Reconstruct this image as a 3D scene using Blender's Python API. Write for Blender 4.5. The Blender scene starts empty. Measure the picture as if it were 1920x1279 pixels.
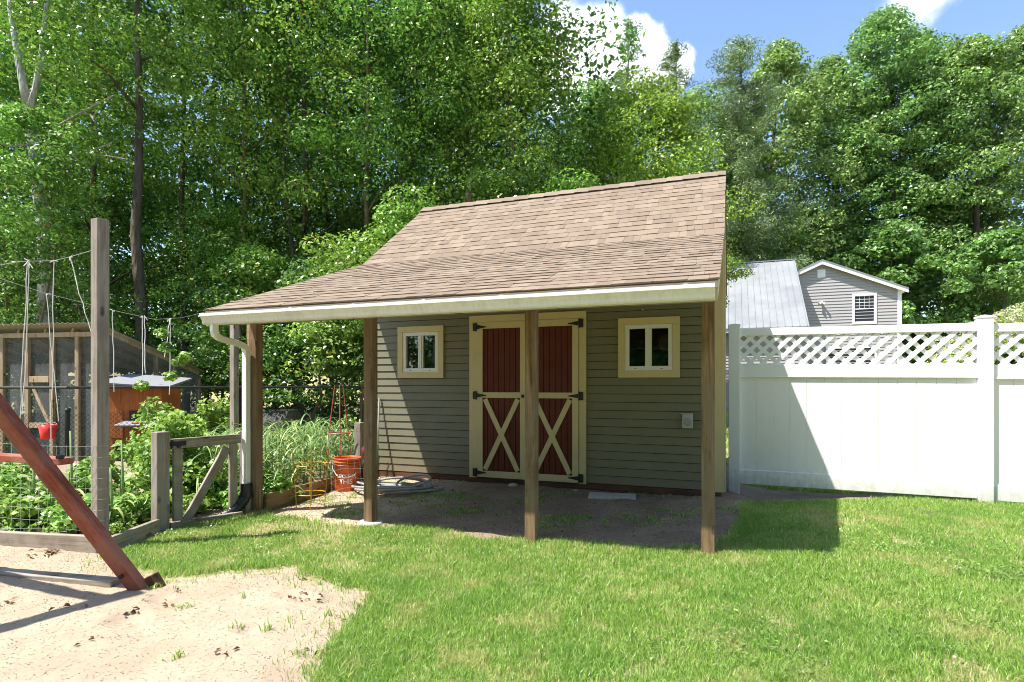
import bpy, math, random
import numpy as np
from mathutils import Vector, Matrix

random.seed(7)
RNG = np.random.default_rng(11)
scene = bpy.context.scene
COL = scene.collection
R = math.radians

# ------------------------------------------------------------------ frame of the place
EYE = 1.25                      # eye height in metres
FPX, HORIZON = 1080.0, 721.0    # focal length and horizon of the 1920-px photograph
U = Vector((0.934, -0.357, 0)).normalized()   # along the shed front
W = Vector((-U.y, U.x, 0))                    # into the shed
YAW = math.atan2(U.y, U.x)
P0 = Vector((0.157, 4.59, 0))                 # foot of the middle porch post

def L(t, d, z=0.0):             # shed coordinates -> world
    return P0 + U * t + W * d + Vector((0, 0, z))

def at(px, py, y):              # point at depth y seen at a photo pixel
    return Vector(((px - 960) / FPX * y, y, EYE + (HORIZON - py) / FPX * y))

def gp(px, py, z=0.0):          # ground point seen at a photo pixel
    y = (EYE - z) * FPX / (py - HORIZON)
    return Vector(((px - 960) / FPX * y, y, z))

def sstep(a, b, x):
    t = np.clip((np.asarray(x, float) - a) / (b - a), 0, 1)
    return t * t * (3 - 2 * t)

_tab = np.random.default_rng(3).random((256, 256))
def vnoise(x, y, s=1.0, o=0):
    x = np.asarray(x, float) * s + 37.3 * (o + 1); y = np.asarray(y, float) * s + 11.7 * (o + 1)
    xi = np.floor(x).astype(int); yi = np.floor(y).astype(int)
    fx = x - xi; fy = y - yi
    fx = fx * fx * (3 - 2 * fx); fy = fy * fy * (3 - 2 * fy)
    g = lambda a, b: _tab[a % 256, b % 256]
    return (g(xi, yi) * (1 - fx) + g(xi + 1, yi) * fx) * (1 - fy) + (g(xi, yi + 1) * (1 - fx) + g(xi + 1, yi + 1) * fx) * fy
def fbm(x, y, s=1.0, o=0, n=4):
    v = 0; a = 0.5
    for i in range(n):
        v = v + a * vnoise(x, y, s * 2 ** i, o + i); a *= 0.5
    return v / (1 - 0.5 ** n)

def ground_z(x, y):
    x = np.asarray(x, float); y = np.asarray(y, float)
    z = 0.12 * sstep(0.9, 2.3, x) * (1 - sstep(4.6, 6.4, y - 0.45 * (x - 2.4)))
    t = (x - P0.x) * U.x + (y - P0.y) * U.y; d = (x - P0.x) * W.x + (y - P0.y) * W.y
    z = z + 0.085 * sstep(0.4, 1.75, d) * sstep(-3.3, -2.5, t) * (1 - sstep(1.35, 1.8, t)) * (1 - sstep(4.2, 5.2, d))
    z = z - 0.40 * sstep(7.2, 9.6, y) * (1 - sstep(-1.8, -0.6, x))
    z = z + 3.6 * sstep(27, 48, y) * (1 - sstep(2, 12, x))
    z = z + 0.03 * (fbm(x, y, 0.6) - 0.5)
    return z
def gz(x, y):
    return float(ground_z(x, y))

# ------------------------------------------------------------------ node helpers
class NT:
    def __init__(s, nt):
        s.nt = nt
        nt.nodes.clear()
    def n(s, typ, **kw):
        nd = s.nt.nodes.new(typ)
        for k, v in kw.items():
            setattr(nd, k, v)
        return nd
    def link(s, a, b):
        s.nt.links.new(a, b)
    def set(s, sock, v):
        if hasattr(v, 'is_linked') or isinstance(v, bpy.types.NodeSocket):
            s.link(v, sock)
        else:
            try:
                sock.default_value = v
            except Exception:
                sock.default_value = (*v, 1)
    def coord(s, kind='Object'):
        return s.n('ShaderNodeTexCoord').outputs[kind]
    def mapping(s, vec, scale=(1, 1, 1), loc=(0, 0, 0), rot=(0, 0, 0)):
        m = s.n('ShaderNodeMapping'); s.link(vec, m.inputs['Vector'])
        m.inputs['Scale'].default_value = scale; s.set(m.inputs['Location'], loc); m.inputs['Rotation'].default_value = rot
        return m.outputs[0]
    def noise(s, vec, scale, detail=4, rough=0.55, dist=0.0):
        m = s.n('ShaderNodeTexNoise')
        if vec is not None: s.link(vec, m.inputs['Vector'])
        m.inputs['Scale'].default_value = scale; m.inputs['Detail'].default_value = detail
        m.inputs['Roughness'].default_value = rough; m.inputs['Distortion'].default_value = dist
        return m.outputs[0]
    def vor(s, vec, scale, feature='F1', out='Distance'):
        m = s.n('ShaderNodeTexVoronoi', feature=feature)
        if vec is not None: s.link(vec, m.inputs['Vector'])
        m.inputs['Scale'].default_value = scale
        return m.outputs[out]
    def ramp(s, fac, stops, interp='LINEAR'):
        m = s.n('ShaderNodeValToRGB'); s.link(fac, m.inputs[0])
        cr = m.color_ramp; cr.interpolation = interp
        while len(cr.elements) < len(stops): cr.elements.new(0.5)
        for e, (p, c) in zip(cr.elements, stops):
            e.position = p; e.color = (*c, 1) if not np.isscalar(c) else (c, c, c, 1)
        return m.outputs[0]
    def mix(s, fac, a, b, blend='MIX'):
        m = s.n('ShaderNodeMix', data_type='RGBA', blend_type=blend)
        s.set(m.inputs[0], fac); s.set(m.inputs[6], a); s.set(m.inputs[7], b)
        return m.outputs[2]
    def math(s, op, a, b=0.0, clamp=False):
        m = s.n('ShaderNodeMath', operation=op, use_clamp=clamp)
        s.set(m.inputs[0], a); s.set(m.inputs[1], b)
        return m.outputs[0]
    def rng(s, v, a, b, c=0.0, d=1.0):
        m = s.n('ShaderNodeMapRange', interpolation_type='SMOOTHSTEP'); s.link(v, m.inputs[0])
        for i, k in zip((1, 2, 3, 4), (a, b, c, d)): m.inputs[i].default_value = k
        return m.outputs[0]
    def bump(s, h, strength=0.3, dist=0.01):
        m = s.n('ShaderNodeBump'); s.link(h, m.inputs['Height'])
        m.inputs['Strength'].default_value = strength; m.inputs['Distance'].default_value = dist
        return m.outputs[0]
    def island(s):
        return s.n('ShaderNodeNewGeometry').outputs['Random Per Island']
    def objrand(s):
        return s.n('ShaderNodeObjectInfo').outputs['Random']
    def attr(s, name):
        return s.n('ShaderNodeAttribute', attribute_name=name).outputs['Fac']
    def principled(s, color, rough=0.6, normal=None, spec=0.4, metal=0.0):
        p = s.n('ShaderNodeBsdfPrincipled')
        s.set(p.inputs['Base Color'], color); s.set(p.inputs['Roughness'], rough)
        s.set(p.inputs['Specular IOR Level'], spec); p.inputs['Metallic'].default_value = metal
        if normal is not None: s.link(normal, p.inputs['Normal'])
        return p.outputs[0]
    def out(s, sh):
        o = s.n('ShaderNodeOutputMaterial'); s.link(sh, o.inputs[0])

def material(name):
    m = bpy.data.materials.new(name); m.use_nodes = True
    return m, NT(m.node_tree)

def m_paint(name, col, rough=0.45, dirt=0.12, scale=6, spec=0.4, dcol=None, bump=0.08, splash=None):
    m, n = material(name)
    c = n.coord()
    a = n.noise(c, scale, 6, 0.65)
    f = n.noise(n.mapping(c, (40, 40, 6)), 1.0, 4)
    dc = dcol or tuple(v * 0.62 for v in col)
    col2 = n.mix(n.rng(a, 0.45, 0.8, 0, dirt * 2), col, dc)
    col2 = n.mix(n.rng(f, 0.4, 0.75, 0, dirt), col2, dc)
    if splash:                                     # mud and algae splashed up from the ground
        z = n.n('ShaderNodeSeparateXYZ'); n.link(c, z.inputs[0])
        sp = n.noise(c, 11, 6, 0.7); st = n.noise(n.mapping(c, (30, 30, 3)), 1.0, 4)
        hgt = n.math('SUBTRACT', n.math('ADD', n.math('MULTIPLY', sp, 0.55), n.math('MULTIPLY', st, 0.25)), n.math('MULTIPLY', z.outputs[2], splash[1]))
        col2 = n.mix(n.rng(hgt, splash[2], splash[2] + .3, 0, splash[3]), col2, splash[0])
    n.out(n.principled(col2, n.rng(a, 0.3, 0.7, rough * 0.85, min(1, rough * 1.2)), n.bump(f, bump, 0.004), spec))
    return m

def m_wood(name, c1, c2, axis=2, scale=1.0, rough=0.75, knots=True, cracks=0.5, weather=None):
    m, n = material(name)
    co = n.coord()
    r = n.n('ShaderNodeCombineXYZ'); rv = n.math('MULTIPLY', n.objrand(), 31.0)
    for i in range(3): n.link(rv, r.inputs[i])
    sc = [30 * scale] * 3; sc[axis] = 2.0 * scale
    v = n.mapping(co, tuple(sc), r.outputs[0])
    g = n.noise(v, 1.0, 5, 0.6, 0.6)
    sc2 = [70 * scale] * 3; sc2[axis] = 1.6 * scale
    fine = n.noise(n.mapping(co, tuple(sc2), r.outputs[0]), 1.0, 3, 0.6)
    big = n.noise(n.mapping(co, (3, 3, 3), r.outputs[0]), 0.9, 3)
    col = n.ramp(g, [(0.3, c1), (0.5, tuple((a + b) / 2 for a, b in zip(c1, c2))), (0.68, c2)])
    col = n.mix(n.rng(fine, 0.52, 0.72, 0, cracks), col, tuple(x * 0.35 for x in c1))
    col = n.mix(n.rng(big, 0.35, 0.7, 0, 0.45), col, tuple(x * 0.6 for x in c1))
    if knots:
        sk = [9.0] * 3; sk[axis] = 4.0
        k = n.vor(n.mapping(co, tuple(sk), r.outputs[0]), 1.0)
        col = n.mix(n.rng(k, 0.10, 0.2, 0.85, 0), col, tuple(x * 0.22 for x in c1))
    if weather:
        w = n.noise(n.mapping(co, (5, 5, 2), r.outputs[0]), 1.0, 5, 0.7)
        col = n.mix(n.rng(w, 0.42, 0.62, 0, 0.8), col, weather)
    h = n.math('ADD', n.math('MULTIPLY', g, 0.6), n.math('MULTIPLY', fine, -0.6))
    n.out(n.principled(col, rough, n.bump(h, 0.5, 0.006), 0.25))
    return m

def m_leaf(name, cols, trans=(0.10, 0.22, 0.02), tfac=0.38, rough=0.40, spec=0.5, accent=None, gain=(1.6, 4.0)):
    m, n = material(name)
    isl = n.island()
    col = n.ramp(isl, cols)
    hv = n.n('ShaderNodeHueSaturation'); n.link(col, hv.inputs['Color']); hv.inputs['Saturation'].default_value = 0.96
    n.link(n.rng(n.objrand(), 0, 1, 0.472, 0.502), hv.inputs['Hue'])
    n.link(n.rng(n.noise(n.coord(), 0.7, 2), 0.3, 0.7, *gain), hv.inputs['Value'])
    col = hv.outputs[0]
    if accent:
        col = n.mix(n.rng(isl, 0.986, 0.99), col, accent)
    p = n.principled(col, rough, None, spec)
    t = n.n('ShaderNodeBsdfTranslucent')
    n.set(t.inputs[0], n.mix(0.55, col, trans))
    mx = n.n('ShaderNodeMixShader'); mx.inputs[0].default_value = tfac
    n.link(p, mx.inputs[1]); n.link(t.outputs[0], mx.inputs[2])
    n.out(mx.outputs[0])
    return m

def m_bark(name, c1, c2, scale=1.0):
    m, n = material(name)
    c = n.coord()
    g = n.noise(n.mapping(c, (9 * scale, 9 * scale, 2 * scale)), 1.0, 6, 0.7, 0.5)
    f = n.vor(n.mapping(c, (14 * scale, 14 * scale, 4 * scale)), 1.0)
    col = n.ramp(g, [(0.3, c1), (0.7, c2)])
    n.out(n.principled(col, 0.9, n.bump(n.math('ADD', g, f), 0.9, 0.04), 0.15))
    return m

# ------------------------------------------------------------------ mesh helpers
class MB:
    def __init__(s): s.v = []; s.f = []; s.m = []
    def add(s, vs, fs, mi=0):
        o = len(s.v); s.v += [tuple(v) for v in vs]
        s.f += [tuple(i + o for i in f) for f in fs]; s.m += [mi] * len(fs)
        return s
    def box(s, x0, x1, y0, y1, z0, z1, mi=0, M=None):
        vs = [Vector((x, y, z)) for z in (z0, z1) for y in (y0, y1) for x in (x0, x1)]
        if M is not None: vs = [M @ v for v in vs]
        return s.add(vs, [(0, 2, 3, 1), (4, 5, 7, 6), (0, 1, 5, 4), (2, 6, 7, 3), (0, 4, 6, 2), (1, 3, 7, 5)], mi)
    def bar(s, p, q, w, h, up=(0, 0, 1), mi=0):          # box from p to q, w across, h along up
        p, q = Vector(p), Vector(q); a = (q - p).normalized(); up = Vector(up)
        b = a.cross(up)
        if b.length < 1e-4: b = a.cross(Vector((0, 1, 0)))
        b.normalize(); c = b.cross(a).normalized()
        vs = [e + b * (sx * w / 2) + c * (sz * h / 2) for e in (p, q) for sz in (-1, 1) for sx in (-1, 1)]
        return s.add(vs, [(0, 1, 3, 2), (4, 6, 7, 5), (0, 4, 5, 1), (2, 3, 7, 6), (0, 2, 6, 4), (1, 5, 7, 3)], mi)
    def tube(s, pts, rad, n=8, mi=0, cap=True, sq=None):
        pts = [Vector(p) for p in pts]
        if np.isscalar(rad): rad = [rad] * len(pts)
        prev = None; rings = []
        for i, p in enumerate(pts):
            a = (pts[min(i + 1, len(pts) - 1)] - pts[max(i - 1, 0)])
            if a.length < 1e-9: a = Vector((0, 0, 1))
            a.normalize()
            if prev is None:
                b = a.cross(Vector((0.3, 1, 0.2))); b = b.normalized() if b.length > 1e-4 else Vector((1, 0, 0))
            else:
                b = (prev - a * prev.dot(a))
                b = b.normalized() if b.length > 1e-5 else a.orthogonal().normalized()
            prev = b; c = a.cross(b)
            ring = []
            for k in range(n):
                t = 2 * math.pi * (k + 0.5) / n
                cx, sy = math.cos(t), math.sin(t)
                if sq: cx, sy = sq[0] * (1 if cx > 0 else -1), sq[1] * (1 if sy > 0 else -1)
                ring.append(p + (b * cx + c * sy) * rad[i])
            rings.append(ring)
        vs = [v for r in rings for v in r]; fs = []
        for i in range(len(rings) - 1):
            for k in range(n):
                k2 = (k + 1) % n
                fs.append((i * n + k, i * n + k2, (i + 1) * n + k2, (i + 1) * n + k))
        if cap:
            fs.append(tuple(range(n))[::-1]); fs.append(tuple((len(rings) - 1) * n + k for k in range(n)))
        return s.add(vs, fs, mi)
    def lathe(s, prof, n=24, c=(0, 0, 0), mi=0):
        c = Vector(c); vs = []; fs = []
        for r, z in prof:
            for k in range(n):
                t = 2 * math.pi * k / n
                vs.append(c + Vector((r * math.cos(t), r * math.sin(t), z)))
        for i in range(len(prof) - 1):
            for k in range(n):
                k2 = (k + 1) % n
                fs.append((i * n + k, i * n + k2, (i + 1) * n + k2, (i + 1) * n + k))
        return s.add(vs, fs, mi)
    def prism(s, poly, h, M=None, mi=0):                 # polygon in xy extruded h along z, then M
        n = len(poly)
        vs = [Vector((x, y, 0)) for x, y in poly] + [Vector((x, y, h)) for x, y in poly]
        if M is not None: vs = [M @ v for v in vs]
        fs = [tuple(range(n))[::-1], tuple(range(n, 2 * n))] + [(i, (i + 1) % n, n + (i + 1) % n, n + i) for i in range(n)]
        return s.add(vs, fs, mi)
    def build(s, name, mats, parent=None, smooth=False, bevel=0.0, off=None):
        me = bpy.data.meshes.new(name)
        vs = s.v if off is None else [tuple(Vector(v) - Vector(off)) for v in s.v]
        me.from_pydata(vs, [], s.f); me.update()
        if not isinstance(mats, (list, tuple)): mats = [mats]
        for m in mats: me.materials.append(m)
        if len(mats) > 1: me.polygons.foreach_set('material_index', s.m)
        if smooth: me.polygons.foreach_set('use_smooth', [True] * len(me.polygons))
        o = bpy.data.objects.new(name, me); COL.objects.link(o)
        if off is not None: o.location = off
        if parent is not None: o.parent = parent
        if bevel:
            b = o.modifiers.new('bevel', 'BEVEL'); b.width = bevel; b.segments = 2; b.limit_method = 'ANGLE'
        return o

def np_mesh(name, verts, faces, mat, parent=None, loc=None, smooth=False, attrs=None):
    """faces: (F,k) int array"""
    me = bpy.data.meshes.new(name)
    verts = np.asarray(verts, np.float32); faces = np.asarray(faces, np.int32)
    F, k = faces.shape
    me.vertices.add(len(verts)); me.vertices.foreach_set('co', verts.ravel())
    me.loops.add(F * k); me.loops.foreach_set('vertex_index', faces.ravel())
    me.polygons.add(F); me.polygons.foreach_set('loop_start', np.arange(0, F * k, k, dtype=np.int32))
    if smooth: me.polygons.foreach_set('use_smooth', np.ones(F, bool))
    me.update(calc_edges=True)
    for an, av in (attrs or {}).items():
        a = me.attributes.new(an, 'FLOAT', 'POINT'); a.data.foreach_set('value', np.asarray(av, np.float32))
    me.materials.append(mat)
    o = bpy.data.objects.new(name, me); COL.objects.link(o)
    if parent is not None: o.parent = parent
    if loc is not None: o.location = loc
    return o

def tag(o, label, cat, group=None):
    o['label'] = label; o['category'] = cat
    if group: o['group'] = group
    return o
def kind(o, k):
    o['kind'] = k
    return o
def thing(name, label, cat, loc=(0, 0, 0), rz=0.0, group=None):
    o = bpy.data.objects.new(name, None); COL.objects.link(o)
    o.location = loc; o.rotation_euler = (0, 0, rz); o.empty_display_size = 0.2
    return tag(o, label, cat, group)
def copy_tree(src, loc, rz=0.0, sc=None, label=None):
    kids = {}
    for c in COL.objects:
        if c.parent: kids.setdefault(c.parent, []).append(c)
    def rec(o, parent):
        c = o.copy(); COL.objects.link(c)
        if parent is not None: c.parent = parent
        for ch in kids.get(o, []): rec(ch, c)
        return c
    r = rec(src, None); r.location = loc; r.rotation_euler = (0, 0, rz)
    if sc is not None: r.scale = sc
    if label: r['label'] = label
    return r

# ------------------------------------------------------------------ materials
M = {}
M['siding'] = m_paint('siding_paint', (0.182, 0.172, 0.112), 0.5, 0.16, 3, splash=((.20, .155, .10), .75, .0, .6))
M['cream'] = m_paint('cream_paint', (0.60, 0.49, 0.275), 0.5, 0.10, 4)
M['white'] = m_paint('white_paint', (0.74, 0.73, 0.70), 0.35, 0.08, 5)
M['vinyl'] = m_paint('white_vinyl', (0.87, 0.87, 0.88), 0.4, 0.05, 3, 0.4, (0.6, 0.59, 0.56), 0.02, splash=((.36, .36, .26), 1.1, .0, .5))
M['gutter'] = m_paint('gutter_paint', (0.77, 0.755, 0.73), 0.4, 0.25, 5, 0.4, (0.45, 0.40, 0.32))
M['red'] = m_paint('barn_red_paint', (0.115, 0.022, 0.012), 0.55, 0.15, 5, 0.25)
M['black'] = m_paint('black_iron', (0.015, 0.014, 0.015), 0.5, 0.1, 8)
M['blackp'] = m_paint('black_plastic', (0.018, 0.018, 0.022), 0.35, 0.2, 8, 0.5, (0.06, 0.055, 0.05))
M['post'] = m_wood('post_wood', (0.10, 0.054, 0.026), (0.38, 0.25, 0.135), 2, cracks=.7, weather=(0.22, 0.16, 0.105))
M['postdark'] = m_wood('post_wood_dark', (0.10, 0.055, 0.030), (0.22, 0.125, 0.065), 2)
M['greywood'] = m_wood('grey_post_wood', (0.19, 0.155, 0.125), (0.40, 0.34, 0.285), 2, weather=(0.30, 0.265, 0.225))
M['greywood_x'] = m_wood('grey_rail_wood', (0.19, 0.155, 0.115), (0.40, 0.34, 0.27), 0, weather=(0.33, 0.29, 0.24))
M['board_x'] = m_wood('bed_board_wood', (0.20, 0.115, 0.055), (0.40, 0.26, 0.13), 0, weather=(0.27, 0.20, 0.10))
M['sill'] = m_wood('skid_wood', (0.07, 0.035, 0.022), (0.16, 0.08, 0.05), 0, knots=False)
M['beam'] = m_wood('beam_wood', (0.10, 0.055, 0.03), (0.22, 0.13, 0.07), 0, knots=False)
M['plank'] = m_wood('coop_wood', (0.30, 0.20, 0.12), (0.58, 0.43, 0.28), 2, weather=(0.44, 0.35, 0.26))
M['ply'] = m_wood('plywood', (0.28, 0.19, 0.10), (0.45, 0.33, 0.2), 0)
M['swing'] = m_wood('stained_swing_wood', (0.21, 0.045, 0.025), (0.36, 0.10, 0.06), 2, rough=.9, cracks=0.6, knots=False, weather=(0.33, 0.15, 0.11))
M['concrete'] = m_paint('concrete', (0.50, 0.47, 0.42), 0.9, 0.3, 14, 0.2, None, 0.4)
M['steel'] = m_paint('galvanised_wire', (0.45, 0.44, 0.42), 0.4, 0.2, 9, 0.5)
M['string'] = m_paint('pale_string', (0.75, 0.73, 0.68), 0.8, 0.1, 9)
M['greybox'] = m_paint('grey_plastic', (0.42, 0.43, 0.43), 0.4, 0.1, 9)

def mk_shingle():
    m, n = material('roof_shingle')
    isl = n.island(); c = n.coord()
    col = n.ramp(isl, [(0.0, (0.20, 0.150, 0.107)), (0.4, (0.235, 0.178, 0.128)), (0.75, (0.262, 0.202, 0.147)), (1.0, (0.295, 0.23, 0.17))])
    gr = n.noise(c, 260, 3, 0.7)
    col = n.mix(n.rng(gr, 0.35, 0.7, 0, 0.6), col, (0.15, 0.115, 0.09), 'MIX')
    st = n.noise(n.mapping(c, (1.6, 0.35, 0.35)), 1.4, 4, 0.6)
    col = n.mix(n.rng(st, 0.45, 0.72, 0, 0.35), col, (0.19, 0.14, 0.11))
    n.out(n.principled(col, 0.92, n.bump(gr, 0.5, 0.004), 0.2))
    return m
M['shingle'] = mk_shingle()

def mk_glass(name='window_glass', tint=(0.55, 0.6, 0.57), base=0.06):
    m, n = material(name)
    fr = n.n('ShaderNodeFresnel'); fr.inputs['IOR'].default_value = 1.5
    g = n.n('ShaderNodeBsdfGlossy'); g.inputs['Roughness'].default_value = 0.02
    t = n.n('ShaderNodeBsdfTransparent'); n.set(t.inputs[0], tint)
    mx = n.n('ShaderNodeMixShader')
    n.link(n.math('ADD', fr.outputs[0], base), mx.inputs[0]); n.link(t.outputs[0], mx.inputs[1]); n.link(g.outputs[0], mx.inputs[2])
    n.out(mx.outputs[0])
    return m
M['glass'] = mk_glass()

def mk_screen(name, col, open_):
    m, n = material(name)
    d = n.n('ShaderNodeBsdfDiffuse'); n.set(d.inputs[0], col)
    t = n.n('ShaderNodeBsdfTransparent')
    mx = n.n('ShaderNodeMixShader')
    v = n.mapping(n.coord(), (1.5, 1.5, 0.4))
    n.link(n.rng(n.noise(v, 2.2, 3), 0.35, 0.65, open_ - 0.15, open_ + 0.1), mx.inputs[0])
    n.link(d.outputs[0], mx.inputs[1]); n.link(t.outputs[0], mx.inputs[2])
    n.out(mx.outputs[0])
    return m
M['screen'] = mk_screen('dark_mesh_screen', (0.17, 0.18, 0.19), 0.58)

def mk_sand():
    m, n = material('sand')
    c = n.coord()
    a = n.noise(c, 2.2, 6, 0.65); g = n.noise(c, 150, 4, 0.75); b = n.noise(c, 26, 5, 0.7)
    col = n.ramp(a, [(0.3, (0.33, 0.25, 0.172)), (0.7, (0.43, 0.345, 0.25))])
    col = n.mix(n.rng(g, 0.5, 0.72, 0, 0.55), col, (0.30, 0.225, 0.15))
    col = n.mix(n.rng(g, 0.28, 0.42, 0.5, 0), col, (0.54, 0.46, 0.37))
    col = n.mix(n.rng(b, 0.60, 0.74, 0, 0.5), col, (0.34, 0.235, 0.145))
    h = n.math('ADD', n.math('MULTIPLY', g, 0.6), b)
    n.out(n.principled(col, 0.95, n.bump(h, 0.55, 0.012), 0.15))
    return m
M['sand'] = mk_sand()
def mk_dirt():
    m, n = material('packed_dirt')
    c = n.coord()
    a = n.noise(c, 2.6, 6, 0.7); g = n.noise(c, 110, 4, 0.75); b = n.noise(c, 16, 5, 0.7)
    col = n.ramp(a, [(0.3, (0.20, 0.145, 0.095)), (0.7, (0.33, 0.255, 0.18))])
    col = n.mix(n.attr('pale_mix'), col, n.ramp(b, [(0.35, (0.40, 0.30, 0.19)), (0.65, (0.56, 0.45, 0.32))]))
    col = n.mix(n.rng(g, 0.52, 0.72, 0, 0.6), col, (0.07, 0.05, 0.035))
    col = n.mix(n.rng(b, 0.55, 0.7, 0, 0.4), col, (0.10, 0.07, 0.045))
    n.out(n.principled(col, 0.95, n.bump(n.math('ADD', n.math('MULTIPLY', g, 0.4), b), 0.9, 0.02), 0.12))
    return m
M['dirt'] = mk_dirt()
def mk_ground():
    m, n = material('lawn_soil')
    c = n.coord()
    a = n.noise(c, 1.2, 6, 0.7); g = n.noise(c, 60, 5, 0.75)
    lawn = n.ramp(g, [(0.3, (0.14, 0.14, 0.055)), (0.5, (0.34, 0.32, 0.14)), (0.7, (0.58, 0.49, 0.30))])
    lawn = n.mix(n.rng(a, 0.5, 0.7, 0, 0.5), lawn, (0.16, 0.15, 0.06))
    litter = n.ramp(g, [(0.3, (0.02, 0.013, 0.008)), (0.6, (0.07, 0.045, 0.026)), (0.8, (0.13, 0.09, 0.055))])
    col = n.mix(n.attr('forest'), lawn, litter)
    n.out(n.principled(col, 0.95, n.bump(g, 0.8, 0.03), 0.12))
    return m
M['ground'] = mk_ground()
def mk_grass(name='grass_blade', straw_amt=0.42):
    m, n = material(name)
    isl = n.island(); c = n.coord()
    col = n.ramp(isl, [(0.0, (0.13, 0.27, 0.035)), (0.4, (0.26, 0.44, 0.065)), (0.75, (0.38, 0.55, 0.12)), (0.92, (0.46, 0.61, 0.17)), (0.97, (0.62, 0.60, 0.32)), (1.0, (0.76, 0.70, 0.48))])
    p1 = n.noise(c, 1.1, 4, 0.6); p2 = n.noise(c, 2.6, 5, 0.7)
    col = n.mix(n.rng(p2, 0.49, 0.66, 0, straw_amt + .18), col, (0.62, 0.57, 0.25))
    col = n.mix(n.rng(p1, 0.48, 0.66, 0, 0.5), col, (0.17, 0.36, 0.06))
    p = n.principled(col, 0.4, None, 0.45)
    t = n.n('ShaderNodeBsdfTranslucent'); n.link(col, t.inputs[0])
    mx = n.n('ShaderNodeMixShader'); mx.inputs[0].default_value = 0.45
    n.link(p, mx.inputs[1]); n.link(t.outputs[0], mx.inputs[2]); n.out(mx.outputs[0])
    return m
M['grass'] = mk_grass()
G = lambda *c: list(zip((0.0, 0.4, 0.75, 1.0), c))
M['leaf_maple'] = m_leaf('maple_leaf', G((0.030, 0.075, 0.010), (0.055, 0.125, 0.014), (0.085, 0.165, 0.020), (0.13, 0.20, 0.035)), accent=(0.42, 0.22, 0.03))
M['leaf_deep'] = m_leaf('deep_green_leaf', G((0.020, 0.060, 0.012), (0.035, 0.095, 0.018), (0.06, 0.130, 0.022), (0.10, 0.165, 0.035)))
M['leaf_yellow'] = m_leaf('yellow_green_leaf', G((0.045, 0.100, 0.010), (0.075, 0.155, 0.014), (0.105, 0.195, 0.018), (0.15, 0.225, 0.03)), trans=(0.20, 0.33, 0.03))
M['leaf_oak'] = m_leaf('oak_leaf', G((0.035, 0.080, 0.020), (0.060, 0.120, 0.026), (0.085, 0.15, 0.035), (0.13, 0.19, 0.06)), trans=(0.12, 0.22, 0.03))
M['leaf_pine'] = m_leaf('pine_needle', G((0.025, 0.060, 0.022), (0.045, 0.085, 0.030), (0.07, 0.115, 0.038), (0.11, 0.15, 0.05)), tfac=0.12)
M['leaf_garden'] = m_leaf('garden_leaf', G((0.06, 0.14, 0.022), (0.10, 0.21, 0.03), (0.15, 0.27, 0.045), (0.22, 0.31, 0.08)), trans=(0.2, 0.34, 0.04), gain=(1.5, 2.6))
M['leaf_garlic'] = m_leaf('strap_leaf', G((0.07, 0.15, 0.05), (0.11, 0.20, 0.065), (0.16, 0.26, 0.085), (0.26, 0.31, 0.10)), trans=(0.2, 0.32, 0.08), gain=(1.6, 2.6))
M['blossom'] = m_leaf('cream_blossom', G((0.42, 0.40, 0.22), (0.62, 0.57, 0.42), (0.72, 0.66, 0.53), (0.78, 0.73, 0.62)), trans=(0.6, 0.55, 0.42), gain=(.85, 1.05))
M['bark'] = m_bark('brown_bark', (0.06, 0.045, 0.035), (0.19, 0.155, 0.12))
M['bark_light'] = m_bark('tan_bark', (0.11, 0.08, 0.05), (0.27, 0.20, 0.13))
M['bark_birch'] = m_bark('pale_birch_bark', (0.22, 0.21, 0.19), (0.66, 0.65, 0.62), 1.4)
M['twig'] = m_bark('dry_twig', (0.28, 0.24, 0.19), (0.5, 0.44, 0.37))

# ================================================================== the shed
shed = thing('garden_shed', 'olive green clapboard shed with red double doors, tan shingle roof and open front porch', 'shed', P0, YAW)
TL, TR, DW, DB = -2.886, 1.400, 1.854, 4.98          # wall corners along and into the shed
EAVE, BRK, RDG = (-0.50, 1.928), (1.852, 2.79), (3.417, 3.94)
RL, RR = -2.921, 1.420
XD = Matrix(((0, 0, 1, 0), (1, 0, 0, 0), (0, 1, 0, 0), (0, 0, 0, 1)))   # prism (d, z) extruded along t

def deck_z(d):
    return EAVE[1] + (d - EAVE[0]) * (BRK[1] - EAVE[1]) / (BRK[0] - EAVE[0]) if d <= BRK[0] else BRK[1] + (d - BRK[0]) * (RDG[1] - BRK[1]) / (RDG[0] - BRK[0])

# roof deck
b = MB()
e = 0.014
prof = [(EAVE[0] + .01, EAVE[1] - e), (BRK[0], BRK[1] - e), (RDG[0], RDG[1] - e), (5.20, RDG[1] - e - .73 * 1.783),
        (5.20, RDG[1] - e - .73 * 1.783 - .03), (RDG[0], RDG[1] - e - .035), (BRK[0] + .01, BRK[1] - e - .035), (EAVE[0] + .01, EAVE[1] - e - .025)]
b.prism(prof, RR - RL - .02, Matrix.Translation((RL + .01, 0, 0)) @ XD)
roof = b.build('roof', M['ply'], shed)

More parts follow.
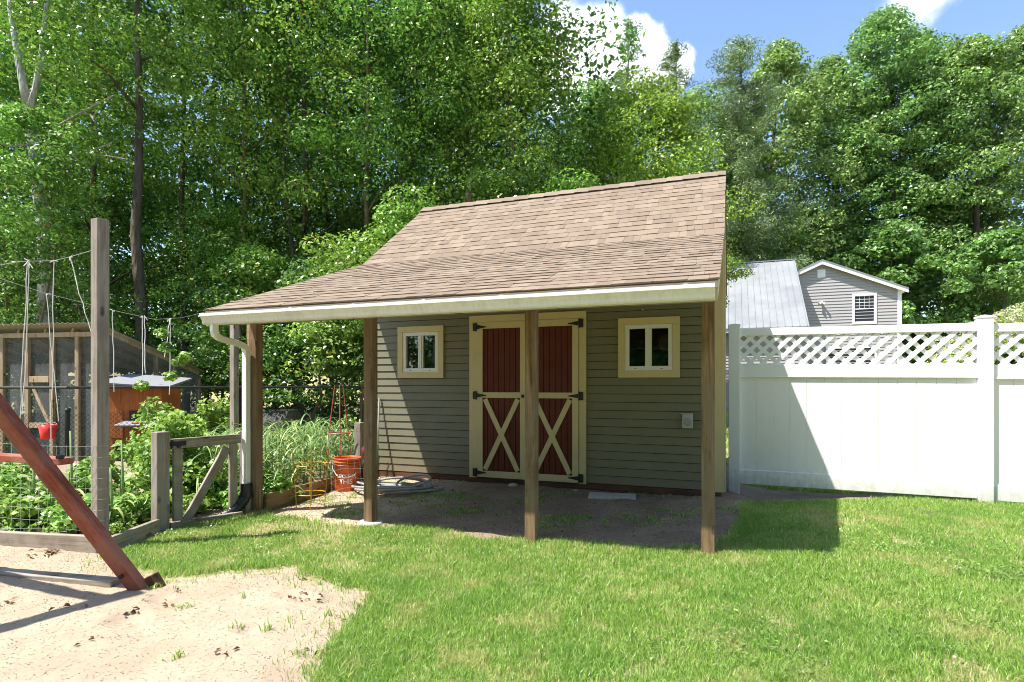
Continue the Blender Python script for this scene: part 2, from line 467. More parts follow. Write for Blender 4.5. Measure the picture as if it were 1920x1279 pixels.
def shingles(p, q, name, seed):
    rg = random.Random(seed)
    p = Vector((0, *p)); q = Vector((0, *q)); a = (q - p).normalized(); nrm = Vector((0, -a.z, a.y))
    ln = (q - p).length; b = MB(); n = max(1, round(ln / 0.143)); ex = ln / n
    for i in range(n):
        t = RL - rg.uniform(0, .2)
        wob = rg.uniform(-.003, .003)
        while t < RR:
            w = rg.choice((0.08, 0.10, 0.13, 0.165, 0.2)) * rg.uniform(.9, 1.1)
            t0, t1 = max(t, RL), min(t + w, RR); t += w
            if t1 - t0 < .012: continue
            thick = rg.choice((0.002, 0.003, 0.006, 0.007))
            s0 = i * ex - .004 + wob + rg.uniform(-.0025, .0025) - (.012 if i == 0 else 0); s1 = (i + 1) * ex + .02
            if i == n - 1: s1 = ln
            c = lambda s, h: p + a * s + nrm * (h - .013)
            lo0, lo1, hi0, hi1 = c(s0, 0), c(s0, thick + .006), c(s1, 0), c(s1, .004)
            j = rg.uniform(0, .0015)
            vs = [Vector((x, v.y, v.z)) for x in (t0 + j, t1 - j) for v in (lo0, lo1, hi1, hi0)]
            b.add(vs, [(0, 1, 2, 3)[::-1], (4, 5, 6, 7), (1, 5, 6, 2)[::-1], (0, 4, 5, 1)[::-1], (2, 6, 7, 3)[::-1]])
    return b.build(name, M['shingle'], roof)
shingles(EAVE, BRK, 'shingles', 1)
shingles(BRK, RDG, 'shingles', 2)
shingles((5.21, RDG[1] - .73 * 1.793), RDG, 'shingles', 3)
b = MB(); rg = random.Random(5); t = RL
while t < RR:                                     # ridge caps
    t1 = min(t + rg.uniform(.19, .23), RR)
    h0, h1 = .012, .022
    vs = []
    for tt, h in ((t, h1), (t1 + .02 if t1 < RR else t1, h0)):
        vs += [(tt, RDG[0] - .13, RDG[1] - .095 + h), (tt, RDG[0], RDG[1] + h), (tt, RDG[0] + .13, RDG[1] - .095 + h)]
    b.add(vs, [(0, 1, 4, 3)[::-1], (1, 2, 5, 4)[::-1], (0, 1, 2)])
    t = t1
b.build('ridge_cap', M['shingle'], roof)
for side, (ta, tb) in enumerate(((RL + .012, RL + .034), (RR - .034, RR - .012))):   # rake boards
    b = MB()
    for (p, q, s) in ((EAVE, BRK, 1), (BRK, RDG, 1), (RDG, (5.19, RDG[1] - .73 * 1.773), 1)):
        o0, o1 = .052, .15
        b.prism([(p[0], p[1] - o0), (q[0], q[1] - o0), (q[0], q[1] - o1), (p[0], p[1] - o1)], tb - ta, Matrix.Translation((ta, 0, 0)) @ XD)
    b.build('rake_board', M['cream'], roof)
b = MB(); b.box(RL + .04, RR - .04, -.488, -.466, 1.775, 1.886); b.build('fascia', M['greywood_x'], roof)
b = MB(); b.box(RL + .012, RR - .012, -.512, -.4905, 1.860, 1.902); b.build('drip_edge', m_paint('drip_edge_metal', (0.22, 0.19, 0.155), 0.35, .3, 8), roof)
t = -2.74
while t < 1.36:
    b = MB(); b.bar((t, -.46, deck_z(-.46) - .095), (t, DW - .03, deck_z(DW - .03) - .095), .038, .09); b.build('rafter', M['beam'], roof); t += .545

# walls
OPEN = [(-2.384, -1.751, 1.329, 1.962), (0.352, 0.987, 1.323, 1.956)]      # window trim, outer
DOOR = (-1.404, 0.0, 0.158, 2.058)
b = MB(); ex = 0.0887; z = .175; k = 0
while z < 2.65:
    z1 = min(z + ex, 2.67)
    segs = [(TL + .0, TR - .105)]
    for (a, c, zz0, zz1) in OPEN + [DOOR]:
        ov = (min(z1, zz1) - max(z, zz0)) / ex
        if ov > .02:
            new = []
            for s in segs:
                if a > s[0] and c < s[1]:
                    if ov > .98: new += [(s[0], a + .012), (c - .012, s[1])]
                    else: new.append(s)
                else: new.append(s)
            segs = new
    rg = random.Random(k); k += 1
    for s in segs:
        cuts = [s[0]]
        if s[1] - s[0] > 2.0: cuts.append(s[0] + rg.uniform(.8, s[1] - s[0] - .6))
        cuts.append(s[1])
        for c0, c1 in zip(cuts, cuts[1:]):
            j = rg.uniform(0, .0015)
            vs = [(t_, *p) for t_ in (c0, c1 - .001) for p in ((DW - .013 - j * .6, z), (DW - .004, z1 - .006), (DW - .001, z1 - .006), (DW - .001, z))]
            b.add(vs, [(0, 1, 2, 3)[::-1], (4, 5, 6, 7), (0, 4, 5, 1)[::-1], (3, 7, 4, 0)[::-1]])
    z = z1
siding = b.build('wall', M['siding'], shed)
ins = .072
b = MB()
xs = [TL + .1, OPEN[0][0] + ins, OPEN[0][1] - ins, OPEN[1][0] + ins, OPEN[1][1] - ins, TR - .1]
for i in range(5):
    if i in (1, 3):
        w = OPEN[0] if i == 1 else OPEN[1]
        b.box(xs[i], xs[i + 1], DW, DW + .08, .17, w[2] + ins); b.box(xs[i], xs[i + 1], DW, DW + .08, w[3] - ins, 2.73)
    else: b.box(xs[i], xs[i + 1], DW, DW + .08, .17, 2.73)
b.build('sheathing', m_paint('lap_shade_backing', (.03, .027, .02), .9), siding)  # near-black behind the open board gaps paints in the shade under the laps
gable = [(DW + .002, .17), (DB, .17), (DB, 2.72), (RDG[0], RDG[1] - .06), (DW + .002, 2.735)]
for ta in (TL, TR - .1):
    b = MB(); b.prism(gable, .1, Matrix.Translation((ta, 0, 0)) @ XD); b.build('wall', M['siding'], shed)
b = MB(); b.box(TL + .1, TR - .1, DB - .1, DB, .17, 2.72); b.build('wall', M['siding'], shed)
b = MB(); b.box(TL + .1, TR - .1, DW + .08, DB - .1, .17, .21); b.build('floor', M['ply'], shed)
for (ta, tb) in ((TR - .104, TR + .012), (TL - .012, TL + .09)):
    b = MB(); b.box(ta, tb, DW - .024, DW + .001, .16, 2.71)
    b.box(tb - .002 if ta > 0 else ta, tb + .02 if ta > 0 else ta + .02, DW + .003, DW + .09, .16, 2.71)
    if ta > 0: b.build('corner_board', M['cream'], shed, bevel=.003)
b = MB(); b.box(TL + .01, TR - .01, DW - .008, DW + .09, .078, .168); b.build('skid_beam', M['sill'], shed, bevel=.006)
b = MB(); b.box(TL + .01, TR - .01, DB - .12, DB - .02, -.3, .168); b.build('skid_beam', M['sill'], shed)
for tt in (-2.72, -2.40):
    b = MB(); b.box(tt, tt + .30, DW + .02, DW + .22, -.02, .076); b.build('footing_block', M['concrete'], shed, bevel=.008)
for tt, d_ in ((-1.1, 1.93), (0.3, 1.93), (1.08, 1.93), (-2.8, 4.4), (0.9, 4.4)):
    b = MB(); b.box(tt, tt + .28, d_, d_ + .18, -.3, .076); b.build('footing_block', M['concrete'], shed)

# windows
for (a, c, z0, z1) in OPEN:
    dF = DW - .036
    b = MB(); T = ins
    b.box(a, c, dF, DW - .0005, z1 - T, z1); b.box(a + T, c - T, dF + .001, DW - .0005, z0, z0 + T)
    b.box(a, a + T, dF + .0015, DW - .0005, z0, z1 - T - .0008); b.box(c - T, c, dF + .0015, DW - .0005, z0, z1 - T - .0008)
    win = b.build('window', M['cream'], shed, bevel=.002)
    a, c, z0, z1 = a + T + .001, c - T - .001, z0 + T + .001, z1 - T - .001
    b = MB(); s = .042; dS = DW - .028
    b.box(a, c, dS, DW + .04, z1 - s, z1); b.box(a, c, dS, DW + .04, z0, z0 + s * 1.15)
    b.box(a, a + s, dS + .001, DW + .04, z0 + s * 1.15, z1 - s); b.box(c - s, c, dS + .001, DW + .04, z0 + s * 1.15, z1 - s)
    m = (a + c) / 2
    b.box(m - .035, m + .012, dS + .008, DW + .03, z0 + s * 1.15, z1 - s); b.box(m + .012, m + .03, dS + .016, DW + .034, z0 + s * 1.15, z1 - s)
    b.build('frame', M['white'], win, bevel=.003)
    b = MB(); b.box(a + s, m - .035, DW + .010, DW + .013, z0 + s, z1 - s); b.build('pane', M['glass'], win)
    b = MB(); b.box(m + .03, c - s, DW + .018, DW + .021, z0 + s, z1 - s); b.build('pane', M['glass'], win)
    b = MB()
    for q in (a + .11, c - .11):
        b = MB(); b.box(q - .012, q + .012, dS - .0015, dS + .001, z0 + .018, z0 + .023); b.build('weep_hole', M['black'], win)
    # added pale sheet standing in for a cream reflection in the right-hand pane
    b = MB(); q = c - s - .03
    rows = [(z1 - .10, .045), (z1 - .13, .075), (z1 - .20, .085), (z1 - .26, .075), (z1 - .275, .05)]
    vs = []
    for zz, hw in rows:
        for u_ in np.linspace(-1, 1, 7):
            vs.append((q + u_ * hw, DW + .16 - .03 * math.cos(u_ * 1.5) + .006 * math.sin(9 * u_), zz))
    n_ = len(vs); vs += [(x, y + .03, zz) for x, y, zz in vs]
    fs = []
    for i in range(len(rows) - 1):
        for j in range(6):
            f = (i * 7 + j, i * 7 + j + 1, i * 7 + j + 8, i * 7 + j + 7); fs += [f, tuple(x + n_ for x in f)[::-1]]
    b.add(vs, fs); b.tube([(q + .02, DW + .16, z1 - .02), (q + .02, DW + .16, z1 - .12)], .012, 6)
    b.build('pane_reflection_sheet', M['cream'], win, smooth=True)

# double door
a, c, z0, z1 = DOOR
b = MB(); dF = DW - .034; tw = .104
b.box(a, c, dF, DW - .001, z1 - .082, z1); b.box(a, a + tw, dF + .0012, DW - .001, z0, z1 - .0825); b.box(c - tw + .025, c, dF + .0012, DW - .001, z0, z1 - .0825)
b.build('door_trim', M['cream'], shed, bevel=.003)
la, lm, lc, lz0, lz1 = -1.299, -.690, -.082, .170, 1.975
HZ = (.222, 1.123, 1.921)
for side, (p, q) in enumerate(((la, lm - .003), (lm + .003, lc))):
    b = MB(); d0 = DW - .026
    b.box(p, q, DW - .014, DW - .002, lz0, lz1)
    n_ = 7; bw = (q - p - .12) / n_
    for i in range(n_):
        b.box(p + .06 + i * bw + .0035, p + .06 + (i + 1) * bw - .0035, d0, DW - .0145, lz0 + .03, lz1 - .03)
    door = b.build('door', M['red'], shed, bevel=.0025)
    s = .07; f0, f1 = DW - .044, DW - .0268
    b = MB()
    b.box(p, p + s, f0, f1, lz0, lz1); b.box(q - s, q, f0, f1, lz0, lz1)
    for (y0, y1) in ((lz0, lz0 + .075), (1.095, 1.160), (lz1 - .075, lz1)):
        b.box(p + s + .0005, q - s - .0005, f0 + .001, f1, y0, y1)
    b.build('frame', M['cream'], door, bevel=.002)
    x0, x1, y0, y1 = p + s + .004, q - s - .004, lz0 + .08, 1.09
    for kx, (A, B) in enumerate((((x0 + .025, y1 - .01), (x1 - .025, y0 + .01)), ((x1 - .025, y1 - .01), (x0 + .025, y0 + .01)))):
        b = MB(); dd = f0 + .004 + .002 * kx
        b.bar((A[0], (dd + f1) / 2, A[1]), (B[0], (dd + f1) / 2, B[1]), f1 - dd, .058); b.build('brace', M['cream'], door, bevel=.001)
    for hz in HZ:
        b = MB(); sg = 1 if side == 0 else -1; e_ = p if side == 0 else q
        Mx = Matrix(((1, 0, 0, 0), (0, 0, 1, f0 - .0065), (0, 1, 0, 0), (0, 0, 0, 1)))
        pl = [(e_ - sg * .052, hz - .045), (e_ - sg * .012, hz - .045), (e_ - sg * .012, hz + .045), (e_ - sg * .052, hz + .045)]
        st = [(e_ - sg * .004, hz - .026), (e_ + sg * .075, hz - .011), (e_ + sg * .118, hz - .005), (e_ + sg * .118, hz + .005), (e_ + sg * .075, hz + .011), (e_ - sg * .004, hz + .026)]
        b.prism(pl, .018, Mx); b.prism(st, .006, Mx)
        b.tube([(e_ - sg * .008, f0 - .006, hz - .05), (e_ - sg * .008, f0 - .006, hz + .05)], .008, 8)
        b.build('hinge', M['black'], door)
    if side == 0:
        b = MB(); b.box(q - .05, q - .02, f0 - .012, f0 - .0005, 1.10, 1.135); b.build('latch', M['black'], door)

# porch frame
PT = (-2.834, -1.516, 0.0, 1.333)
for i, tp in enumerate(PT):
    g = gz(*L(tp, 0).xy)
    b = MB(); h = .0445; z_lo = g - .06 if i != 1 else g + .03
    b.box(-h, h, -h, h, z_lo, 1.86)
    p = b.build('porch_post', M['post'], shed, bevel=.005); p.location = (tp, 0, 0)
b = MB()
b.lathe([(0.02, .0), (.115, .0), (.12, .02), (.105, .045), (.0, .05)], 14); ob = b.build('post_footing', M['concrete'], shed, smooth=True); ob.location = (PT[1], 0, gz(*L(PT[1], 0).xy) - .012)
b = MB(); b.box(-2.88, 1.385, -.05, .05, 1.862, 2.03); b.build('porch_beam', M['beam'], shed, bevel=.004)
b = MB(); b.prism([(-.075, 1.86), (-.046, 1.86), (-.046, 1.60), (-.058, 1.60), (-.078, 1.72)], .03, Matrix.Translation((PT[0], 0, 0)) @ Matrix(((1, 0, 0, 0), (0, 0, 1, -.04), (0, 1, 0, 0), (0, 0, 0, 1)))); b.build('post_bracket', M['ply'], shed)

# gutter, downspout
out_ = [(-.264, 1.905), (-.264, 1.828), (-.335, 1.828), (-.347, 1.838), (-.352, 1.862), (-.368, 1.888), (-.378, 1.898), (-.378, 1.922), (-.366, 1.924), (-.366, 1.918)]
inn = [(-.374, 1.918), (-.374, 1.900), (-.364, 1.890), (-.348, 1.863), (-.343, 1.840), (-.334, 1.832), (-.268, 1.832), (-.268, 1.905)]
inn = [(x + (.004 if i < 6 else -.0), z) for i, (x, z) in enumerate(inn)]
b = MB(); b.prism(out_[:8] + [(-.364, 1.9215), (-.364, 1.9175), (-.3735, 1.9165)] + inn[1:], 4.25, Matrix.Translation((-2.86, 0, 0)) @ XD)
for te in (-2.8635, 1.390): b.prism(out_[:8], .003, Matrix.Translation((te, 0, 0)) @ XD)
gut = b.build('gutter', M['gutter'], shed); gut.location = (0, -.235, -.05)
t = -2.5
while t < 1.35:
    b = MB(); b.box(t - .012, t + .012, -.368, -.262, 1.9235, 1.928); b.build('gutter_hanger', M['white'], gut); t += .62
b = MB()
pts = [(-2.776, -.535, 1.79), (-2.776, -.535, 1.725), (-2.779, -.522, 1.69), (-2.79, -.475, 1.668), (-2.85, -.19, 1.632), (-2.862, -.115, 1.612), (-2.87, -.085, 1.565), (-2.87, -.085, 1.4), (-2.87, -.085, .24)]
b.tube(pts, .04, 4); b.build('downspout', M['white'], shed, bevel=.006)
b = MB()
pts = []; rad = []
base = [Vector((-2.87, -.085, .30)), Vector((-2.87, -.085, .22)), Vector((-2.875, -.10, .16)), Vector((-2.90, -.15, .09)), Vector((-2.935, -.22, .03)), Vector((-2.97, -.28, .0))]
for i in range(len(base) - 1):
    for k in range(7):
        pts.append(base[i].lerp(base[i + 1], k / 7)); rad.append(.052 if i == 0 else (.060 if k % 2 else .050))
b.tube(pts, rad, 12); b.build('drain_elbow', M['blackp'], shed, smooth=True)
# weatherproof outlet box
b = MB(); b.box(1.014, 1.118, DW - .075, DW - .017, .800, .950); bx = b.build('outlet_box', M['greybox'], shed, bevel=.01)
b = MB(); b.lathe([(0, .0), (.04, .0), (.04, .012), (.034, .018), (0, .018)], 18)
o = b.build('outlet_cover', m_paint('grey_cover', (.30, .31, .32), .4), bx); o.location = (1.066, DW - .075, .870); o.rotation_euler = (R(90), 0, 0)
b = MB(); b.box(.996, 1.115, DW - .085, DW - .02, .952, .957); b.build('box_flap', M['greybox'], bx)
b = MB(); b.tube([(.61, DW - .012, 2.04), (.61, DW - .03, 2.04)], .008, 8); b.build('screw_hook', M['white'], shed)

# ================================================================== white vinyl fence
FD, FT0, FT1, FT2 = 2.407, 1.514, 3.748, 5.98
fo = L(FT0, FD)
fence = thing('vinyl_fence', 'white vinyl privacy fence with a lattice top beside the shed', 'fence', fo, YAW)
def fpost(t):
    w = L(t, FD); g = gz(w.x, w.y)
    b = MB(); h = .0587; b.box(-h, h, -h + .02, h + .02, g - .05, 1.893)
    p = b.build('post', M['vinyl'], fence, bevel=.006); p.location = (t - FT0, 0, 0)
    b = MB(); q = .063
    b.box(-q, q, -q + .02, q + .02, 1.885, 1.902)
    b.add([(-q, -q + .02, 1.9022), (q, -q + .02, 1.9022), (q, q + .02, 1.9022), (-q, q + .02, 1.9022), (0, .02, 1.918)], [(0, 1, 4), (1, 2, 4), (2, 3, 4), (3, 0, 4)])
    b.build('post_cap', M['vinyl'], p)
for t in (FT0, FT1, FT2): fpost(t)
for (ta, tb, dz) in ((FT0 + .059, FT1 - .059, 0), (FT1 + .059, FT2 - .059, -.012)):
    a, c = ta - FT0, tb - FT0; Ln = c - a
    sl = -.018 / 2.4
    Sh = Matrix(((1, 0, 0, 0), (0, 1, 0, 0), (sl, 0, 1, dz), (0, 0, 0, 1)))
    for nm, z0, z1, dp in (('top_rail', 1.779, 1.858, .025), ('middle_rail', 1.329, 1.467, .025), ('bottom_rail', .172, .325, .025)):
        b = MB(); b.box(a, c, -dp + .02, dp + .02, z0, z1, M=Sh)
        if nm == 'middle_rail': b.box(a, c, -dp + .013, dp + .027, z0, z0 + .012, M=Sh)
        b.build(nm, M['vinyl'], fence, bevel=.004)
    b = MB(); n_ = 13; bw = Ln / n_
    for i in range(n_):
        x0, x1 = a + i * bw, a + (i + 1) * bw
        pr = [(x0 + .0005, .0115), (x0 + .004, .009), (x1 - .004, .009), (x1 - .0005, .0115), (x1 - .001, .031), (x0 + .001, .031)]
        b.prism(pr, 1.006, Sh @ Matrix.Translation((0, 0, .3235)))
    b.build('board_panel', M['vinyl'], fence)
    b = MB(); z0, z1 = 1.465, 1.781; H = z1 - z0; pitch = .130; w = .041
    for dr, dd in ((1, .006), (-1, .022)):
        x = a - H
        while x < c:
            # clip a 45-degree strip to the panel
            p0x, p1x = (x, x + H) if dr == 1 else (x + H, x)
            pts = []
            ws = w / 2 * 1.414
            poly = [(p0x - ws, z0), (p0x + ws, z0), (p1x + ws, z1), (p1x - ws, z1)]
            def clip(poly, xb, sgn):
                o_ = []
                for i in range(len(poly)):
                    A, B = poly[i], poly[(i + 1) % len(poly)]
                    ia, ib = sgn * (A[0] - xb) >= 0, sgn * (B[0] - xb) >= 0
                    if ia: o_.append(A)
                    if ia != ib:
                        f = (xb - A[0]) / (B[0] - A[0]); o_.append((xb, A[1] + f * (B[1] - A[1])))
                return o_
            poly = clip(clip(poly, a, 1), c, -1)
            if len(poly) >= 3:
                b.prism(poly, .014, Sh @ Matrix(((1, 0, 0, 0), (0, 0, 1, dd), (0, 1, 0, 0), (0, 0, 0, 1))))
            x += pitch
    b.build('lattice', M['vinyl'], fence)

# ================================================================== the house beyond the fence
def Wp(u, d, z=0): return Vector((U * u + W * d + Vector((0, 0, z))))
M['hsiding'] = m_paint('grey_vinyl_siding', (0.37, 0.352, 0.345), 0.5, .06, 2)
def mk_metal():
    m, n = material('standing_seam_metal')
    c = n.coord(); a = n.noise(c, .8, 4)
    n.out(n.principled(n.ramp(a, [(.3, (.25, .26, .265)), (.7, (.30, .31, .315))]), n.rng(a, .3, .7, .42, .55), None, .5, .25))
    return m
M['metal'] = mk_metal()
GD = 35.2; GU0, GU1, GP = -.1, 8.20, 4.53      # gable plane depth, wall ends, peak (along the front)
house = thing('grey_house', 'grey sided house with a metal roof beyond the white fence', 'house', Wp(GP, GD), YAW)
zb, ze, zp = -.3, 6.26, 7.90
pit = (zp - ze) / (GU1 - GP)
def clap(b, u0f, u1f, z0, z1, ex, d, mi=0):
    z = z0
    while z < z1 - .01:
        zt = min(z + ex, z1)
        a0, a1, c0, c1 = u0f(z), u0f(zt), u1f(z), u1f(zt)
        if c1 - a1 > .02:
            b.add([(a0, d - .034, z), (c0, d - .034, z), (c1, d - .004, zt), (a1, d - .004, zt), (a0, d, z), (c0, d, z)], [(0, 1, 2, 3), (4, 5, 1, 0)], mi)
        z = zt
b = MB()
lim = lambda z: max(0.0, (zp - z) / pit)
clap(b, lambda z: max(GU0 - GP, -lim(z)), lambda z: min(GU1 - GP, lim(z)), zb, zp - .05, .168, 0)
b.prism([(GU0 - GP, zb), (GU1 - GP, zb), (GU1 - GP, ze), (0, zp), (GU0 - GP, ze - .1)], 8, Matrix(((1, 0, 0, 0), (0, 0, 1, .001), (0, 1, 0, 0), (0, 0, 0, 1))))
b.build('wall', M['hsiding'], house)
b = MB()
for sg in (-1, 1):
    xe = (GU1 - GP + .28) * sg; zz = zp - pit * abs(xe)
    mx = Matrix(((1, 0, 0, 0), (0, 0, 1, -.30), (0, 1, 0, 0), (0, 0, 0, 1)))
    b.prism([(0, zp + .09), (xe, zz + .09), (xe, zz + .03), (0, zp + .03)], 8.4, mx)
roofo = b.build('roof', M['metal'], house)
b = MB()
for sg in (-1, 1):
    xe = (GU1 - GP + .27) * sg; zz = zp - pit * abs(xe)
    b.prism([(0, zp + .029), (xe, zz + .029), (xe, zz - .16), (0, zp - .17)], .03, Matrix(((1, 0, 0, 0), (0, 0, 1, -.275), (0, 1, 0, 0), (0, 0, 0, 1))))
    b.prism([(0, zp + .028), (xe, zz + .028), (xe, zz + .002), (0, zp + .002)], .25, Matrix(((1, 0, 0, 0), (0, 0, 1, -.245), (0, 1, 0, 0), (0, 0, 0, 1))))
b.box(GU1 - GP + .02, GU1 - GP + .27, -.27, 7.9, ze - .16, ze - .12)
b.build('rake_trim', M['vinyl'], house)
b = MB(); b.box(GU1 - GP - .16, GU1 - GP + .02, -.045, .15, zb, ze - .06); b.build('corner_board', M['vinyl'], house)
def house_window(u, z0, w, h, grid):
    b = MB(); t_ = .12; d0 = -.07
    b.box(u, u + w, d0, -.001, z0 + h - t_, z0 + h); b.box(u, u + w, d0, -.001, z0, z0 + t_)
    b.box(u, u + t_, d0 + .002, -.001, z0 + t_, z0 + h - t_); b.box(u + w - t_, u + w, d0 + .002, -.001, z0 + t_, z0 + h - t_)
    o = b.build('window', M['vinyl'], house)
    b = MB(); b.box(u + t_, u + w - t_, -.028, -.0245, z0 + t_, z0 + h - t_); b.build('pane', M['dkglass'], o)
    b = MB(); zc = z0 + h / 2
    b.box(u + t_, u + w - t_, -.05, -.029, zc - .025, zc + .025)
    if grid:
        for i in range(1, 4): x = u + t_ + (w - 2 * t_) * i / 4; b.box(x - .006, x + .006, -.036, -.0285, zc + .025, z0 + h - t_)
        b.box(u + t_, u + w - t_, -.034, -.0288, zc + (h / 2 - t_) / 2 - .01, zc + (h / 2 - t_) / 2 + .012)
    b.build('sash', M['vinyl'], o)
mg, n = material('dark_window_glass'); n.out(n.principled((.035, .04, .05), .08, None, .5)); M['dkglass'] = mg
house_window(1.45, 4.45, 1.12, 1.62, True)
house_window(.2, 1.1, 2.4, 2.2, False)
b = MB(); b.box(-.2, .18, -.05, -.001, 7.05, 7.48)
for i in range(5): b.box(-.16, .14, -.065, -.0495, 7.10 + i * .07, 7.14 + i * .07)
b.build('gable_vent', M['vinyl'], house)
b = MB(); b.box(-.06, .06, -.05, -.001, 5.60, 5.74); b.tube([(0, -.05, 5.68), (-.08, -.2, 5.64), (-.14, -.25, 5.58)], [.03, .06, .08], 10); b.tube([(0, -.05, 5.68), (.08, -.2, 5.64), (.14, -.25, 5.58)], [.03, .045, .06], 10)
b.build('floodlight', M['white'], house)
# front wing with its standing seam roof: eave corner, ridge and seams
EU = 13.17 * U.x + 25.5 * U.y; ED = 13.17 * W.x + 25.5 * W.y
eu, ed = EU - GP, ED - GD; ez, rz_, run = 3.845, 8.05, 6.35
b = MB(); x0, x1 = eu - 8.5, eu
sl = (rz_ - ez) / run
b.add([(x0, ed, ez), (x1, ed, ez), (x1, ed + run, rz_), (x0, ed + run, rz_), (x0, ed, ez - .04), (x1, ed, ez - .04), (x1, ed + run, rz_ - .06), (x0, ed + run, rz_ - .06)],
      [(0, 1, 2, 3), (0, 4, 5, 1), (1, 5, 6, 2), (4, 7, 6, 5), (0, 3, 7, 4)])
b.add([(x0, ed + run, rz_), (x1, ed + run, rz_), (x1, ed + run + .3, rz_ - .3), (x0, ed + run + .3, rz_ - .3)], [(0, 1, 2, 3)])
x = x0 + .02
while x < x1:
    b.add([(x - .012, ed - .005, ez + .002), (x + .012, ed - .005, ez + .002), (x + .012, ed + run, rz_ + .002), (x - .012, ed + run, rz_ + .002),
           (x - .012, ed - .005, ez + .034), (x + .012, ed - .005, ez + .034), (x + .012, ed + run, rz_ + .034), (x - .012, ed + run, rz_ + .034)],
          [(4, 5, 6, 7), (0, 4, 7, 3), (1, 2, 6, 5), (0, 1, 5, 4)])
    x += .30
b.box(x0, x1, ed + run - .09, ed + run + .09, rz_ + .0, rz_ + .05)
b.build('roof', M['metal'], house)
b = MB(); b.box(x0 + .1, x1 - .02, ed + .05, ed + .16, ez - .2, ez - .042)
b.bar((x1 - .03, ed + .06, ez - .11), (x1 - .03, ed + run - .1, rz_ - .16), .03, .14)
b.build('rake_trim', M['vinyl'], house)
b = MB(); clap(b, lambda z: x0 + .1, lambda z: x1 - .3, zb, ez - .2, .148, ed + .45)
b.prism([(ed + .46, zb), (ed + run - .05, zb), (ed + run - .05, rz_ - .15), (ed + .46, ez + .16)], x1 - .3 - x0 - .1, Matrix.Translation((x0 + .1, 0, 0)) @ XD)
b.build('wall', M['hsiding'], house)

# ================================================================== vegetable garden: posts, gate, bed boards
TPX = Vector((-3.146, 4.40, 0))                       # tall front post
def square_post(name, label, cat, loc, w, z0, z1, mat, rz=YAW, tilt=(0, 0), group=None, bevel=.006):
    b = MB(); h = w / 2; b.box(-h, h, -h, h, z0, z1)
    o = b.build(name, M[mat], bevel=bevel); o.location = loc; o.rotation_euler = (tilt[0], tilt[1], rz)
    return tag(o, label, cat, group)
tall_post = square_post('trellis_post', 'tall weathered grey square post at the corner of the garden bed', 'post', TPX, .089, .0, 2.51, 'greywood', YAW - .10)
back_post = square_post('trellis_post', 'grey square post standing behind the white downspout at the back of the garden', 'post', (-4.0, 8.3, 0), .089, -.3, 2.45, 'greywood', YAW - .1)
square_post('short_post', 'short grey wooden post beside the orange bucket', 'post', (-1.92, 7.25, 0), .095, -.1, .77, 'greywood', YAW)

def board(name, label, cat, p, q, th, z0, z1, mat):
    p, q = Vector(p), Vector(q); ln = (q - p).length
    b = MB(); b.box(0, ln, -th / 2, th / 2, z0, z1)
    o = b.build(name, M[mat], bevel=.006); o.location = p; o.rotation_euler = (0, 0, math.atan2(q.y - p.y, q.x - p.x))
    return tag(o, label, cat)
CRN = Vector((-3.02, 4.24, 0))
board('bed_board', 'pale sunlit timber edging the garden bed along the sand', 'board', CRN + Vector((-3.2, .52, 0)), CRN + Vector((-.02, .0, 0)), .045, -.06, .135, 'greywood_x')
board('bed_board', 'dark low board running back from the tall post to the gate', 'board', CRN + Vector((.025, .03, 0)), Vector((-2.99, 4.86, 0)), .045, -.06, .115, 'greywood_x')
board('bed_board', 'thin ground board lying under the wooden gate', 'board', Vector((-2.95, 4.97, 0)), Vector((-2.56, 5.46, 0)), .05, -.05, .05, 'greywood_x')
board('bed_board', 'brown board edging the bed between the corner porch post and the orange bucket', 'board', Vector((-2.43, 5.66, 0)), Vector((-1.99, 6.95, 0)), .045, -.06, .175, 'board_x')

gpost = square_post('gate_post', 'short thick weathered post carrying the gate hinge', 'post', (-3.01, 4.93, 0), .105, -.06, .845, 'greywood', YAW - .2)
gp2 = square_post('gate_post', 'grey latch post beside the white downspout', 'post', (-2.565, 5.56, 0), .085, -.06, .80, 'greywood', YAW)
g0, g1 = Vector((-2.945, 5.0, 0)), Vector((-2.615, 5.48, 0))
gl = (g1 - g0).length
gate = thing('garden_gate', 'low wooden garden gate with one diagonal brace', 'gate', g0, math.atan2(g1.y - g0.y, g1.x - g0.x))
def gpart(nm, p, q, w, h, mat, up=(0, 0, 1)):
    p, q = Vector(p), Vector(q); a = q - p; b = MB()
    b.box(0, a.length, -h / 2, h / 2, -w / 2, w / 2)
    o = b.build(nm, M[mat], gate, bevel=.004); o.location = p
    o.rotation_euler = (0, -math.atan2(a.z, Vector((a.x, a.y)).length), math.atan2(a.y, a.x) if abs(a.x) + abs(a.y) > 1e-6 else 0)
    return o
gpart('rail', (-.015, 0, .735), (gl + .03, 0, .735), .085, .038, 'greywood_x')
gpart('stile', (.04, .002, .06), (.04, .002, .691), .075, .036, 'greywood_x')
gpart('stile', (gl - .04, .002, .05), (gl - .04, .002, .691), .075, .036, 'greywood_x')
gpart('brace', (.10, -.003, .03), (gl - .10, -.003, .66), .075, .034, 'greywood_x')
b = MB(); b.box(-.06, .10, -.03, -.0195, .715, .755); b.tube([(-.02, -.035, .70), (-.02, -.035, .77)], .009, 8); b.box(.02, .05, -.04, -.029, .70, .73); b.build('hinge', M['black'], gate)

